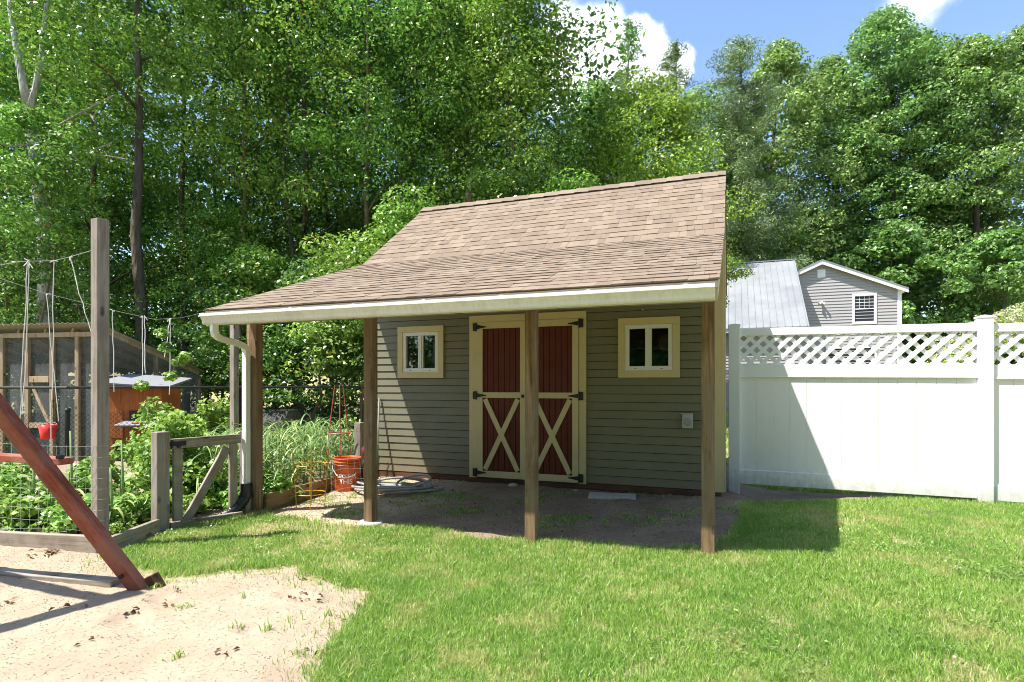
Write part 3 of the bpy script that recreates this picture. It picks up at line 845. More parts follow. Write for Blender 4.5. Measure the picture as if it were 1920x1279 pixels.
# welded wire fence from the tall post to the left
wf = thing('wire_fence', 'thin welded wire fence stretched left from the tall grey post', 'fence', TPX)
b = MB(); a_, e_ = Vector((0, -.055, 0)), Vector((-3.2, .40, 0))
for i, z in enumerate((.14, .22, .30, .38, .46, .54, .62, .70, .785)):
    pts = [a_.lerp(e_, k / 12) + Vector((0, .01 * math.sin(k * 2.1 + i), z + .008 * math.sin(k * 1.3 + i * 2))) for k in range(13)]
    b.tube(pts, .0013, 4)
    b.tube([Vector((x, y, z)) for x, y in ((-.01, -.062), (.05, -.05), (.062, .01), (.03, .05))], .0014, 4)
for k in range(1, 40):
    p = a_.lerp(e_, k / 40); b.tube([p + Vector((0, 0, .12)), p + Vector((.006 * math.sin(k), 0, .79))], .0010, 4)
b.build('wire_mesh', M['steel'], wf)

# trellis lines with strings
def tline(label, wire, strings, rad):
    t = thing('trellis_line', label, 'wire', wire[0])
    o = Vector(wire[0]); b = MB(); b.tube([Vector(p) - o for p in wire], .0022, 5); b.build('wire', M['steel'], t)
    rg = random.Random(len(wire) * 7)
    for s in strings:
        b = MB(); p, q = Vector(s[0]) - o, Vector(s[1]) - o
        b.tube([p.lerp(q, k / 8) + Vector((rg.uniform(-.006, .006), rg.uniform(-.006, .006), 0)) * (k not in (0,)) for k in range(9)], rad, 5)
        for k in range(3): b.tube([p, p + Vector((rg.uniform(-.05, .05), rg.uniform(-.02, .02), rg.uniform(-.07, .02)))], rad * .9, 4)
        b.build('string', M['string'], t)
wa = [at(-200, 500, 4.75), at(0, 497, 4.6), at(40, 490, 4.57), at(100, 489, 4.52), at(130, 482, 4.5), at(178, 468, 4.42)]
tline('trellis wire on the near side with long pale strings left of the tall post', wa,
      [(at(52, 489, 4.56), at(38, 790, 4.56)), (at(54, 489, 4.56), at(44, 775, 4.6)), (at(101, 488, 4.52), at(96, 850, 4.55)), (at(131, 482, 4.5), at(170, 622, 4.45))], .0036)
wb = [at(-150, 500, 8), at(0, 522, 8), at(85, 550, 8.05), at(170, 571, 8.1), at(212, 582, 8.15), at(290, 599, 8.2), at(340, 596, 8.25), at(385, 585, 8.28), at(436, 570, 8.3)]
tline('sagging trellis wire at the back of the garden hung with thin strings', wb,
      [(at(87, 551, 8.05), at(110, 790, 8.05)), (at(211, 582, 8.15), at(214, 735, 8.1)), (at(267, 592, 8.2), at(268, 720, 8.1)), (at(271, 592, 8.2), at(272, 700, 8.1)), (at(319, 597, 8.22), at(309, 670, 8.1)), (at(320, 597, 8.22), at(318, 740, 8.15))], .0055)

# ================================================================== chain link fence
clf = thing('chain_link_fence', 'black chain link fence behind the vegetable garden', 'fence', (-7.1, 9.2, -.4))
o = Vector((-7.1, 9.2, -.4)); H = 1.2
runs = [(Vector((-13.5, 9.25, 0)), Vector((-7.1, 9.2, 0))), (Vector((-7.1, 9.2, 0)), Vector((-3.06, 11.9, 0)))]
def cpost(p, cap=True):
    b = MB(); g = gz(p.x, p.y); q = Vector((p.x - o.x, p.y - o.y, 0))
    b.tube([q + Vector((0, 0, g + .3)), q + Vector((0, 0, H + .03))], .035, 10)
    b.lathe([(.042, H + .02), (.042, H + .05), (.025, H + .075), (0, H + .08)], 10, q)
    b.build('post', M['black'], clf)
for p in (Vector((-10.3, 9.23, 0)), Vector((-7.1, 9.2, 0)), Vector((-5.08, 10.55, 0)), Vector((-3.06, 11.9, 0))): cpost(p)
b = MB()
for p, q in runs: b.tube([p - o + Vector((0, 0, H + .4 - .4)), q - o + Vector((0, 0, H + .0))], .022, 8)
for v in range(0): pass
b.build('top_rail', M['black'], clf)
b = MB(); s = .075
for p, q in runs:
    p, q = p - o, q - o; p.z = q.z = 0; a = q - p; ln = a.length; a = a / ln
    k = -H
    while k < ln:
        for sg in (1, -1):
            u0, u1 = (k, k + H); z0, z1 = (0.02, H - .01) if sg == 1 else (H - .01, .02)
            if u0 < 0: z0 += (z1 - z0) * (-u0 / H); u0 = 0
            if u1 > ln: z1 = z0 + (z1 - z0) * ((ln - u0) / (u1 - u0)); u1 = ln
            b.tube([p + a * u0 + Vector((0, 0, z0)), p + a * u1 + Vector((0, 0, z1))], .0028, 3, cap=False)
        k += s
mesh = b.build('wire_mesh', M['blackp'], clf); 

def bucket(b, r0, r1, h, rim=True):
    prof = [(0, 0), (r0, 0), (r0 + .004, .01)]
    if rim:
        prof += [(r0 + (r1 - r0) * .78, h * .78), (r1 + .004, h * .785), (r1 + .005, h * .81), (r1 - .003, h * .815), (r1, h * .87), (r1 + .006, h * .875), (r1 + .006, h * .89), (r1, h * .9), (r1 + .001, h * .965), (r1 + .007, h * .97)]
    prof += [(r1 + .007, h), (r1 - .006, h), (r1 - .008, h * .96), (r0 - .006, .012), (0, .012)]
    b.lathe(prof, 36)
rb = MB(); bucket(rb, .105, .14, .26, False)
rbo = at(88, 822, 9.10)
red = thing('red_bucket', 'small bright red bucket hanging on the black chain link fence', 'bucket', (rbo.x + .06, 9.045, rbo.z))
red.scale = (.84, .84, .84)
rb.build('pail', m_paint('red_plastic', (.62, .03, .02), .35), red, smooth=True)
b = MB(); b.tube([(-.135, 0, .25), (-.1, .08, .28), (0, .13, .30), (.1, .08, .28), (.135, 0, .25)], .004, 6); b.build('handle', M['steel'], red)

# ================================================================== chicken run and coop
C0, C1, C2 = Vector((-7.86, 11.0, 0)), Vector((-7.24, 13.3, 0)), Vector((-12.9, 12.0, 0))
run_ = thing('chicken_run', 'timber framed chicken run with a sloping roof and dark mesh sides', 'chicken run', C0 + Vector((0, 0, -.4)))
zt, zl = 2.26 + .4, 1.46 + .4
v = lambda p, z: Vector((p.x - C0.x, p.y - C0.y, z))
C3 = C2 + (C1 - C0)
def rbar(nm, p, q, w=.08, h=.08, mat='plank', up=(0, 0, 1)):
    b = MB(); b.bar(p, q, w, h, up); return b.build(nm, M[mat], run_, bevel=.004)
for k in (0, .10, .215, .33, .45, .56, .68, .8, 1.0):
    p = C0.lerp(C2, k); rbar('stud', v(p, -.05), v(p, zt - .09), .075, .075)
rbar('top_plate', v(C0, zt - .045), v(C2, zt - .045), .05, .09)
rbar('stud', v(C1, -.05), v(C1, zl - .09), .09, .09)
rbar('stud', v(C3, -.05), v(C3, zl - .09), .09, .09)
rbar('top_plate', v(C1, zl - .045), v(C3, zl - .045), .05, .09)
for k in np.linspace(0, 1, 9):
    rbar('rafter', v(C0.lerp(C2, k), zt + .045), v(C1.lerp(C3, k), zl + .045), .05, .09)
rbar('stud', v(C0.lerp(C1, .52), -.05), v(C0.lerp(C1, .52), zt - (zt - zl) * .52 - .0), .07, .07)
rbar('stud', v(C0.lerp(C1, .70), 1.1), v(C0.lerp(C1, .70), zt - (zt - zl) * .70), .07, .07)
rbar('rail', v(C0, .95), v(C1, .95), .05, .07); rbar('rail', v(C0.lerp(C2, .23), 1.75), v(C0.lerp(C2, .32), 1.75), .05, .12); rbar('rail', v(C0.lerp(C2, .23), .85), v(C0.lerp(C2, .32), .85), .05, .1)
rbar('brace', v(C0.lerp(C2, .32), 1.7) + Vector((0, .03, 0)), v(C0.lerp(C2, .235), .9) + Vector((0, .03, 0)), .05, .07)
b = MB()
for p, q, z0, z1 in ((C0, C2, zt - .05, zt - .05), (C0, C1, zt, zl)):
    n_ = Vector((q.y - p.y, p.x - q.x, 0)).normalized() * -.03
    b.add([v(p, 0) - n_ , v(q, 0) - n_, v(q, z1) - n_, v(p, z0) - n_], [(0, 1, 2, 3)])
b.build('mesh_screen', M['screen'], run_)
b = MB(); N_ = 130; nr = 2
ov0 = (C0 - C1).normalized() * .18; ov1 = (C1 - C0).normalized() * .12
ext0 = (C0 - C2).normalized() * .10
vs = []
for i in range(N_ + 1):
    k = i / N_; h = .02 * math.sin(i * 2.1)
    p = (C0 + ext0).lerp(C2, k) + ov0; q = (C1 + ext0).lerp(C3, k) + ov1
    vs += [v(p, zt + .16 + h), v(q, zl + .09 + h), v(p, zt + .156 + h), v(q, zl + .086 + h)]
fs = []
for i in range(N_):
    a = 4 * i; fs += [(a, a + 4, a + 5, a + 1), (a + 2, a + 3, a + 7, a + 6), (a, a + 2, a + 6, a + 4), (a + 1, a + 5, a + 7, a + 3)]
b.add(vs, fs); b.build('roof', m_paint('corrugated_roof_panel', (.36, .33, .30), .5, .25, 2), run_)

M['coopred'] = m_wood('orange_stained_wood', (.30, .085, .025), (.52, .17, .05), 2, knots=False, cracks=.2)
M['felt'] = m_paint('grey_roof_felt', (.22, .225, .24), .85, .2, 8)
coop = thing('chicken_coop', 'orange stained chicken coop with grey felt roofs beside the run', 'chicken coop', (-6.86, 10.95, -.46), R(6)); coop.scale = (.88, .88, .92)
b = MB(); b.box(-.62, .42, -.42, .42, .70, 1.86); b.box(-.62, -.54, -.42, -.34, 0, .70); b.box(.34, .42, -.42, -.34, 0, .70); b.box(-.62, -.54, .34, .42, 0, .70); b.box(.34, .42, .34, .42, 0, .70)
b.box(-.60, -.34, -.445, -.421, .8, 1.35); b.build('body', M['coopred'], coop)
b = MB(); b.box(-.22, .20, -.44, -.4205, 1.02, 1.34); b.build('mesh_window', M['blackp'], coop)
Mr = Matrix.Translation((0, 0, 1.93)) @ Matrix.Rotation(R(9), 4, 'X') @ Matrix.Rotation(R(4), 4, 'Y')
b = MB(); b.box(-.76, .60, -.60, .58, -.015, .02, M=Mr); b.build('roof', M['felt'], coop, bevel=.004)
nb = MB(); nb.box(.02, .66, -.80, -.44, .60, 1.12); nx = nb.build('nest_box', M['coopred'], coop)
b = MB(); b.box(-.28, .78, -.92, -.44, -.012, .016, M=Matrix.Translation((0, 0, 1.19)) @ Matrix.Rotation(R(8), 4, 'X')); b.build('roof', M['felt'], coop, bevel=.004)

# dark ridged drum behind the fence
drum = thing('compost_drum', 'dark ridged compost drum lying behind the chain link fence', 'drum', (-5.15, 12.6, -.35), R(-12))
b = MB(); prof = []
for i in range(15): prof += [(.42 + (.03 if i % 2 else 0), -.42 + i * .06)]
prof = [(0, -.44), (.38, -.44)] + prof + [(.38, .44), (0, .44)]
b.lathe(prof, 28); db = b.build('barrel', m_paint('worn_black_plastic', (.05, .05, .045), .5, .4, 6, .4, (.16, .15, .12)), drum, smooth=False); db.rotation_euler = (0, R(90), 0); db.location = (0, 0, .62)
b = MB()
for x in (-.3, .3): b.bar((x, -.35, 0), (x, 0, .5), .05, .05); b.bar((x, .35, 0), (x, 0, .5), .05, .05)
b.build('stand', M['blackp'], drum)

# ================================================================== things beside the porch
def cage(name, label, loc, mat, r0, r1, legs, z0, z1, rings, rot, rad=.004):
    t = thing(name, label, 'plant cage', loc)
    b = MB()
    for k in range(legs):
        a = rot + 2 * math.pi * k / legs
        b.tube([(r0 * math.cos(a), r0 * math.sin(a), z0), (r1 * math.cos(a), r1 * math.sin(a), z1)], rad, 6)
    b.build('stake', mat, t)
    for z in rings:
        r = r0 + (r1 - r0) * (z - z0) / (z1 - z0)
        b = MB(); b.tube([(r * 1.02 * math.cos(2 * math.pi * k / 24), r * 1.02 * math.sin(2 * math.pi * k / 24), z) for k in range(25)], rad, 6, cap=False); b.build('ring', mat, t)
    return t
ycol = m_paint('yellow_wire', (.66, .36, .03), .45); pcol = m_paint('red_wire', (.52, .12, .09), .45)
cage('tomato_cage', 'yellow wire tomato cage standing against the brown bed board', (-2.02, 5.78, 0), ycol, .13, .175, 4, -.02, .60, (.16, .45), .3)
cage('tomato_cage', 'faded red wire tomato cage upside down with its stakes pointing up', (-2.10, 7.0, 0), pcol, .22, .055, 3, .0, 1.24, (.02, .32, .66), .9, .006)
t = thing('wire_cylinder', 'grey wire plant guard rolled into a cylinder in front of the orange bucket', 'plant cage', (-1.70, 6.02, 0))
b = MB(); r = .17
for k in range(14):
    a = 2 * math.pi * k / 14; b.tube([(r * math.cos(a), r * math.sin(a), 0), (r * .96 * math.cos(a), r * .96 * math.sin(a), .80)], .0011, 4)
for i in range(8):
    z = .03 + i * .105; b.tube([(r * math.cos(2 * math.pi * k / 24), r * math.sin(2 * math.pi * k / 24), z + .004 * math.sin(k)) for k in range(25)], .0011, 4, cap=False)
b.build('wire_mesh', M['steel'], t); t.rotation_euler = (R(3), R(-3), 0)

bk = Vector((-1.875, 6.55, 0))
ob = thing('orange_bucket', 'orange plastic bucket with white lettering on its side', 'bucket', (bk.x, bk.y, gz(bk.x, bk.y) + .002), R(10))
M['orange'] = m_paint('orange_plastic', (.66, .11, .016), .35, .08, 6)
b = MB(); bucket(b, .130, .152, .375); b.build('pail', M['orange'], ob, smooth=True)
b = MB(); b.tube([(-.158, 0, .33), (-.15, -.08, .26), (-.09, -.165, .19), (0, -.185, .17), (.09, -.165, .19), (.15, -.08, .26), (.158, 0, .33)], .0035, 6); b.build('handle', M['steel'], ob)
M['wht'] = m_paint('white_print', (.78, .77, .75), .4, .02, 9)
def lettering(txt, size, z, parent, rad, mat):
    cu = bpy.data.curves.new('lettering', 'FONT'); cu.body = txt; cu.size = size; cu.align_x = 'CENTER'; cu.extrude = 0.0; cu.offset = .0010; cu.space_character = .95
    to = bpy.data.objects.new('lettering', cu); COL.objects.link(to)
    bpy.context.view_layer.update()
    dg = bpy.context.evaluated_depsgraph_get(); me = bpy.data.meshes.new_from_object(to.evaluated_get(dg))
    bpy.data.objects.remove(to, do_unlink=True)
    for vv in me.vertices:
        th = vv.co.x / rad; zz = z + vv.co.y; rr = .131 + .021 * zz / (.375 * .78) + .0025 if zz < .29 else rad
        vv.co = (rr * math.sin(th), -rr * math.cos(th), zz)
    me.materials.append(mat); o_ = bpy.data.objects.new('lettering', me); COL.objects.link(o_); o_.parent = parent
    return o_
lettering("LET'S DO", .052, .165, ob, .14, M['wht']); lettering('THIS', .075, .095, ob, .14, M['wht'])

jug = MB(); jug.lathe([(0, 0), (.135, 0), (.14, .02), (.12, .12), (.085, .22), (.05, .29), (.038, .33), (.05, .35), (.068, .385), (.07, .42), (.055, .455), (.03, .475), (0, .48)], 28)
jo = jug.build('plastic_jug', m_paint('maroon_plastic', (.20, .015, .035), .3, .1, 6), smooth=True); jo.location = (-1.685, 6.72, gz(-1.685, 6.72)); tag(jo, 'dark maroon plastic jug with a round top beside the orange bucket', 'jug')

hose = MB(); rg = random.Random(3); hz = gz(-1.3, 6.9)
pts = []
for k in range(9 * 26):
    a = 2 * math.pi * k / 26; lp = k // 26
    rx = .36 + .09 * math.sin(lp * 2.3) + .02 * math.sin(3 * a + lp); ry = .19 + .07 * math.cos(lp * 1.7)
    cx = .09 * math.sin(lp * 1.1); cy = .05 * math.cos(lp * 2.9)
    pts.append((cx + rx * math.cos(a), cy + ry * math.sin(a), .017 + .011 * lp * (.5 + .5 * math.sin(a * 1 + lp * .8)) + .006))
hose.tube(pts, .0125, 7)
l2 = []
for k in range(40):
    a = 2 * math.pi * k / 26 + 2.6
    l2.append((.20 + .19 * math.cos(a), .02 + .13 * math.sin(a), .10 + .05 * math.sin(a + .6)))
hose.tube(l2, .0125, 7)
hose.tube([(.36, .1, .05), (.50, .06, .02), (.60, .1, .02), (.66, .05, .02)], .0125, 7)
ho = hose.build('garden_hose', m_paint('grey_hose', (.38, .37, .35), .4, .3, 5, .5, (.12, .12, .115)), smooth=True); ho.location = (-1.30, 6.42, gz(-1.3, 6.42) + .012); tag(ho, 'coiled grey garden hose on the ground in front of the shed wall', 'hose')

pole = thing('garden_tool', 'thin pole with a teal grip leaning on the shed wall behind the porch post', 'garden tool', L(-2.575, 1.64, .06), YAW)
b = MB(); b.tube([(0, 0, 0), (-.075, .185, 1.02)], .011, 8); b.build('shaft', m_paint('grey_shaft', (.45, .43, .40), .4, .2), pole)
b = MB(); b.tube([(-.017, .042, .23), (-.032, .079, .44)], .016, 10); b.build('grip', m_paint('teal_grip', (.08, .42, .38), .5), pole)

sl = MB(); sl.box(-.24, .24, -.11, .11, 0, .035); so = sl.build('stepping_slab', M['concrete'], bevel=.006); w = L(.335, 1.58); so.location = (w.x, w.y, gz(w.x, w.y) - .004); so.rotation_euler = (0, 0, YAW + R(9)); tag(so, 'pale flat slab lying on the dirt in front of the red doors', 'slab')
rk = MB()
rng_ = np.random.default_rng(4)
rocks = []
for (t_, d_, s) in ((-.83, 1.76, .05), (-.66, 1.78, .035), (-.10, 1.74, .03)):
    b = MB(); b.lathe([(0, -.6), (.7, -.4), (1, 0), (.75, .45), (.3, .62), (0, .65)], 9)
    o_ = b.build('stone', M['concrete'], smooth=True); w = L(t_, d_); o_.location = (w.x, w.y, gz(w.x, w.y) + s * .35); o_.scale = (s * 1.3, s, s * .8); o_.rotation_euler = (0, 0, t_ * 3)
    tag(o_, {.05: 'largest grey stone on the dirt under the doors', .035: 'middle sized grey stone on the dirt under the doors', .03: 'smallest grey stone on the dirt under the right door'}[s], 'stone')

# ================================================================== red swing frame and sand border
foot = Vector((-2.23, 3.47, 0)); ld = Vector((-.55, -.25, 1.0))
sw = thing('swing_frame', 'red stained wooden A-frame leg of a swing set standing in the sand', 'swing set', foot)
def sbar(nm, p, q, w, h, up):
    p, q = Vector(p), Vector(q); a = (q - p); b = MB(); b.box(-w / 2, w / 2, -h / 2, h / 2, 0, a.length)
    o_ = b.build(nm, M['swing'], sw, bevel=.005); zax = a.normalized(); xax = Vector(up).cross(zax).normalized(); yax = zax.cross(xax)
    o_.matrix_basis = Matrix.Translation(p) @ Matrix((xax, yax, zax)).transposed().to_4x4(); return o_
top = ld * 2.35
sbar('leg', -ld * .08, top, .074, .074, (0, 1, 0))
foot2 = Vector((-1.9, .55, 0))
sbar('leg', foot2 - Vector((0, 0, .08)), top + Vector((-.06, .0, .02)), .088, .088, (0, 1, 0))
cb = ld * .835
sbar('crossbar', cb + Vector((.11, .075, -.03)), Vector((-1.68, .20, .83)), .038, .089, (0, 1, 0))
sbar('beam', top + Vector((.07, .10, .03)), top + Vector((-1.15, -1.72, .03)), .088, .14, (0, 0, 1))
b = MB(); b.tube([ld * .12 + Vector((.0, -.05, 0)), ld * .12 + Vector((0, -.062, 0))], .014, 8); b.build('bolt', M['black'], sw); b = MB(); b.tube([cb + Vector((.10, .02, 0)), cb + Vector((.10, .06, 0))], .012, 8); b.build('bolt', M['black'], sw)
st = MB(); st.box(-.075, .035, -.03, .03, -.06, .13); so = st.build('ground_stake', M['postdark'], bevel=.006); so.location = (foot.x + .085, foot.y + .055, -.03); so.rotation_euler = (0, R(-28), R(8)); tag(so, 'short wooden ground stake at the foot of the red swing leg', 'stake')
board('border_timber', 'half buried pale timber lying across the sand behind the red swing leg', 'timber', (-4.6, 3.98, 0), (-2.42, 3.53, 0), .09, -.05, .055, 'greywood_x')

# ================================================================== ground sheets
def poly_sd(px, py, poly):                        # signed distance, positive inside
    px = np.asarray(px, float); py = np.asarray(py, float)
    d = np.full(px.shape, 1e9); ins = np.zeros(px.shape, bool)
    n = len(poly)
    for i in range(n):
        ax, ay = poly[i]; bx, by = poly[(i + 1) % n]
        ex, ey = bx - ax, by - ay
        t = np.clip(((px - ax) * ex + (py - ay) * ey) / (ex * ex + ey * ey + 1e-12), 0, 1)
        d = np.minimum(d, np.hypot(px - ax - t * ex, py - ay - t * ey))
        c = ((ay > py) != (by > py)) & (px < (bx - ax) * (py - ay) / (by - ay + 1e-12) + ax)
        ins ^= c
    return np.where(ins, d, -d)

def ring(pxs): return [tuple(gp(x, y)[:2]) for x, y in pxs]
SAND = ring([(-900, 985), (0, 1008), (100, 1014), (190, 1022), (245, 1068), (330, 1082), (400, 1075), (470, 1062), (560, 1060), (640, 1088), (708, 1112), (690, 1150), (650, 1185), (640, 1230), (628, 1290), (600, 1700), (-1500, 1900)])
DIRT = ring([(495, 967), (560, 974), (640, 986), (700, 992), (800, 991), (860, 1002), (900, 1014), (1000, 1013), (1080, 1018), (1200, 1030), (1320, 1038), (1372, 1024), (1392, 990), (1385, 965)]) + \
       [tuple(L(1.78, 2.02)[:2]), tuple(L(2.3, 2.16)[:2]), tuple(L(2.9, 2.33)[:2]), tuple(L(3.5, 2.75)[:2]), tuple(L(1.6, 3.3)[:2]), tuple(L(1.5, 5.2)[:2]), tuple(L(-2.75, 5.2)[:2]), tuple(L(-2.9, 2.0)[:2]), (-1.75, 7.2), (-1.95, 7.0), (-2.4, 5.7)]
BED = [(-9.5, 5.2), (-6.3, 4.72), (-3.03, 4.25), (-2.99, 4.9), (-2.56, 5.5), (-2.44, 5.66), (-1.98, 6.98), (-2.1, 8.6), (-4.5, 9.3), (-9.5, 8.8)]

def axis(fine0, fine1, step, lo, hi, g=1.16):
    a = list(np.arange(fine0, fine1 + 1e-6, step)); s = step; x = fine0
    while x > lo: s *= g; x -= s; a.insert(0, x)
    s = step; x = fine1
    while x < hi: s *= g; x += s; a.append(x)
    return np.array(a)
def grid(name, xs, ys, zf, mat, keep=None, attrs=None, smooth=True):
    X, Y = np.meshgrid(xs, ys); Z = zf(X, Y); nx = len(xs)
    i = np.arange(len(ys) - 1)[:, None] * nx + np.arange(nx - 1)[None, :]
    F = np.stack([i, i + 1, i + nx + 1, i + nx], -1).reshape(-1, 4)
    V = np.stack([X, Y, Z], -1).reshape(-1, 3)
    if keep is not None:
        k = keep(X, Y).reshape(-1); F = F[k[F].any(1)]
        used = np.unique(F); m = np.full(len(V), -1); m[used] = np.arange(len(used)); F = m[F]; V = V[used]
    at_ = {kk: f(V[:, 0], V[:, 1]) for kk, f in (attrs or {}).items()}
    return np_mesh(name, V, F, mat, smooth=smooth, attrs=at_)
def forest(x, y):
    f = sstep(12.3, 13.4, y + 0.5 * vnoise(x, y, .7)) * (1 - sstep(27, 30, y)) * (1 - sstep(-1, 4, x))
    g_ = sstep(42, 45, y) * sstep(2, 8, x)
    h_ = sstep(13, 14, y) * (1 - sstep(22, 24, y)) * sstep(-3, 0, x) * (1 - sstep(5, 7, x))
    return np.clip(f + g_ + h_, 0, 1)
ground = kind(grid('ground', axis(-9, 9, .15, -260, 260), axis(.5, 15, .15, -60, 420), ground_z, M['ground'], attrs={'forest': forest}), 'structure')

def sand_z(x, y):
    s = poly_sd(x, y, SAND) + .16 * (fbm(x, y, 4.0, 5) - .5) + .16 * (fbm(x, y, 1.1, 9) - .5)
    z = ground_z(x, y) - .004 + .030 * np.clip(s / .3, -1, 1)
    bump = .030 * (fbm(x, y, 1.6, 2) - .5) + .020 * (fbm(x, y, 7, 3) - .5) + .008 * (fbm(x, y, 22, 4, 3) - .5)
    pits = 0
    for cx, cy, r in ((545, 1125, .07), (570, 1132, .06), (590, 1085, .06), (300, 1130, .06), (240, 1170, .08), (650, 1100, .05), (470, 1190, .06), (90, 1040, .05)):
        g_ = gp(cx, cy); q = np.hypot(x - g_.x, y - g_.y) / r
        pits = pits - .022 * np.exp(-q * q) + .010 * np.exp(-(q - 1.5) ** 2 * 3)
    return z + (bump + pits) * np.clip(s / .2 + .3, 0, 1)
kind(grid('sand', np.arange(-5.6, -.4, .022), np.arange(1.0, 4.6, .022), sand_z, M['sand'], keep=lambda x, y: poly_sd(x, y, SAND) > -.25), 'structure')
def dirt_z(x, y):
    s = poly_sd(x, y, DIRT) + .10 * (fbm(x, y, 3.5, 6) - .5)
    return ground_z(x, y) - .004 + .018 * np.clip(s / .12, -1, 1) + (.022 * (fbm(x, y, 3, 7) - .5) + .010 * (fbm(x, y, 14, 8, 3) - .5)) * np.clip(s / .15, 0, 1)
def pale_mix(x, y):  # dirt colour mixes towards a paler tone at the left of the porch
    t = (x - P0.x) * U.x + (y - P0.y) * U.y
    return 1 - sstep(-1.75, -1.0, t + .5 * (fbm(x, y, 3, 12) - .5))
kind(grid('dirt', np.arange(-3.2, 5.6, .035), np.arange(3.9, 11.5, .035), dirt_z, M['dirt'], keep=lambda x, y: poly_sd(x, y, DIRT) > -.12, attrs={'pale_mix': pale_mix}), 'structure')
def bed_z(x, y):
    s = poly_sd(x, y, BED)
    return ground_z(x, y) + np.where(y > 7.2, .35 * sstep(7.2, 9.2, y), 0) + .045 * np.clip(s / .05, -1, 1) + .05 * (fbm(x, y, 4, 3) - .5)
kind(grid('garden_soil', np.arange(-9.6, -1.9, .06), np.arange(4.1, 9.4, .06), bed_z, M['dirt'], keep=lambda x, y: poly_sd(x, y, BED) > -.02, attrs={'pale_mix': lambda x, y: 0 * x + .25}), 'structure')

# ================================================================== grass
def blades(name, x, y, zf, hgt, wid, mat, seed, lean=.55):
    rg = np.random.default_rng(seed); n = len(x)
    z = zf(x, y); h = hgt * rg.uniform(.55, 1.25, n); w = wid * rg.uniform(.7, 1.3, n)
    a = rg.uniform(0, 2 * np.pi, n); la = rg.uniform(0, 2 * np.pi, n)
    ln = h * np.abs(rg.normal(0, lean, n)) + h * .1
    dx, dy = np.cos(a) * w / 2, np.sin(a) * w / 2
    lx, ly = np.cos(la) * ln, np.sin(la) * ln
    V = np.zeros((n, 5, 3), np.float32)
    V[:, 0] = np.stack([x - dx, y - dy, z - .004], -1); V[:, 1] = np.stack([x + dx, y + dy, z - .004], -1)
    m = .55
    V[:, 2] = np.stack([x + dx * .8 + lx * .35, y + dy * .8 + ly * .35, z + h * m], -1); V[:, 3] = np.stack([x - dx * .8 + lx * .35, y - dy * .8 + ly * .35, z + h * m], -1)
    V[:, 4] = np.stack([x + lx, y + ly, z + h * np.clip(1 - .25 * ln / h, .4, 1)], -1)
    i = np.arange(n)[:, None] * 5
    T = np.concatenate([i + np.array([0, 1, 2]), i + np.array([0, 2, 3]), i + np.array([3, 2, 4])], 0)
    return np_mesh(name, V.reshape(-1, 3), T, mat)
rg = np.random.default_rng(21)
N = 1000000
yy = 1.9 + (7.6 - 1.9) * rg.random(N) ** 1.25
kx = rg.uniform(-1.02, 1.02, N); xx = kx * yy
sS = poly_sd(xx, yy, SAND) + .16 * (fbm(xx, yy, 4.0, 5) - .5) + .16 * (fbm(xx, yy, 1.1, 9) - .5)
sD = poly_sd(xx, yy, DIRT) + .10 * (fbm(xx, yy, 3.5, 6) - .5)
sB = poly_sd(xx, yy, BED)
edge = np.minimum(-sS, -sD)
p = (sstep(-.10, .06, -sS + .22 * (fbm(xx, yy, 9, 60) - .5)) + .04 * (sS > 0) * (sS < .3)) * sstep(-.06, .04, -sD + .1 * (fbm(xx, yy, 9, 61) - .5)) * (sB < 0)
thin = fbm(xx, yy, 1.3, 31) * .6 + fbm(xx, yy, 4, 35) * .4; p = p * (1 - .8 * sstep(.58, .70, thin)) * (1 - .55 * sstep(.5, .66, fbm(xx, yy, 7, 33)))
inshed = ((xx - P0.x) * W.x + (yy - P0.y) * W.y > 1.8) & ((xx - P0.x) * U.x + (yy - P0.y) * U.y < 1.5) & ((xx - P0.x) * U.x + (yy - P0.y) * U.y > -3.2)
p = p * ~inshed
k = (rg.random(N) < p * np.clip(2.3 / yy + .35, 0, 1)) & ~((yy > 4.1) & (xx < -2.9) & (sB > -.12))
x1, y1 = xx[k], yy[k]
hh = .024 + .030 * fbm(x1, y1, 1.6, 40) + .012 * sstep(.3, .0, edge[k])
kind(blades('grass', x1, y1, ground_z, hh, .0026 + .00045 * y1, M['grass'], 1), 'stuff')
# sparse sprouts on the dirt and weeds on the sand
N = 60000; tt = rg.uniform(-2.7, 1.9, N); dd = rg.uniform(-.25, 1.85, N)
xw = P0.x + U.x * tt + W.x * dd; yw = P0.y + U.y * tt + W.y * dd
k = (rg.random(N) < .9 * sstep(.50, .64, fbm(xw, yw, 2.2, 50)) * sstep(.42, .6, fbm(xw, yw, 9, 51))) & (poly_sd(xw, yw, DIRT) > 0)
kind(blades('weeds', xw[k], yw[k], dirt_z, .022 + 0 * xw[k], .006, M['grass'], 2, .9), 'stuff')
cl = [(545, 1175), (460, 1130), (595, 1100), (640, 1112), (632, 1095), (500, 1195), (330, 1245), (345, 1150), (610, 1235), (440, 1190), (290, 1110), (560, 1235), (620, 1160), (320, 1095)]
xs_, ys_ = [], []
for cx, cy in cl:
    g_ = gp(cx, cy); m_ = rg.integers(6, 22); xs_ += list(g_.x + rg.normal(0, .018, m_)); ys_ += list(g_.y + rg.normal(0, .018, m_))
kind(blades('weeds', np.array(xs_), np.array(ys_), sand_z, .04, .006, M['grass'], 3, .9), 'stuff')

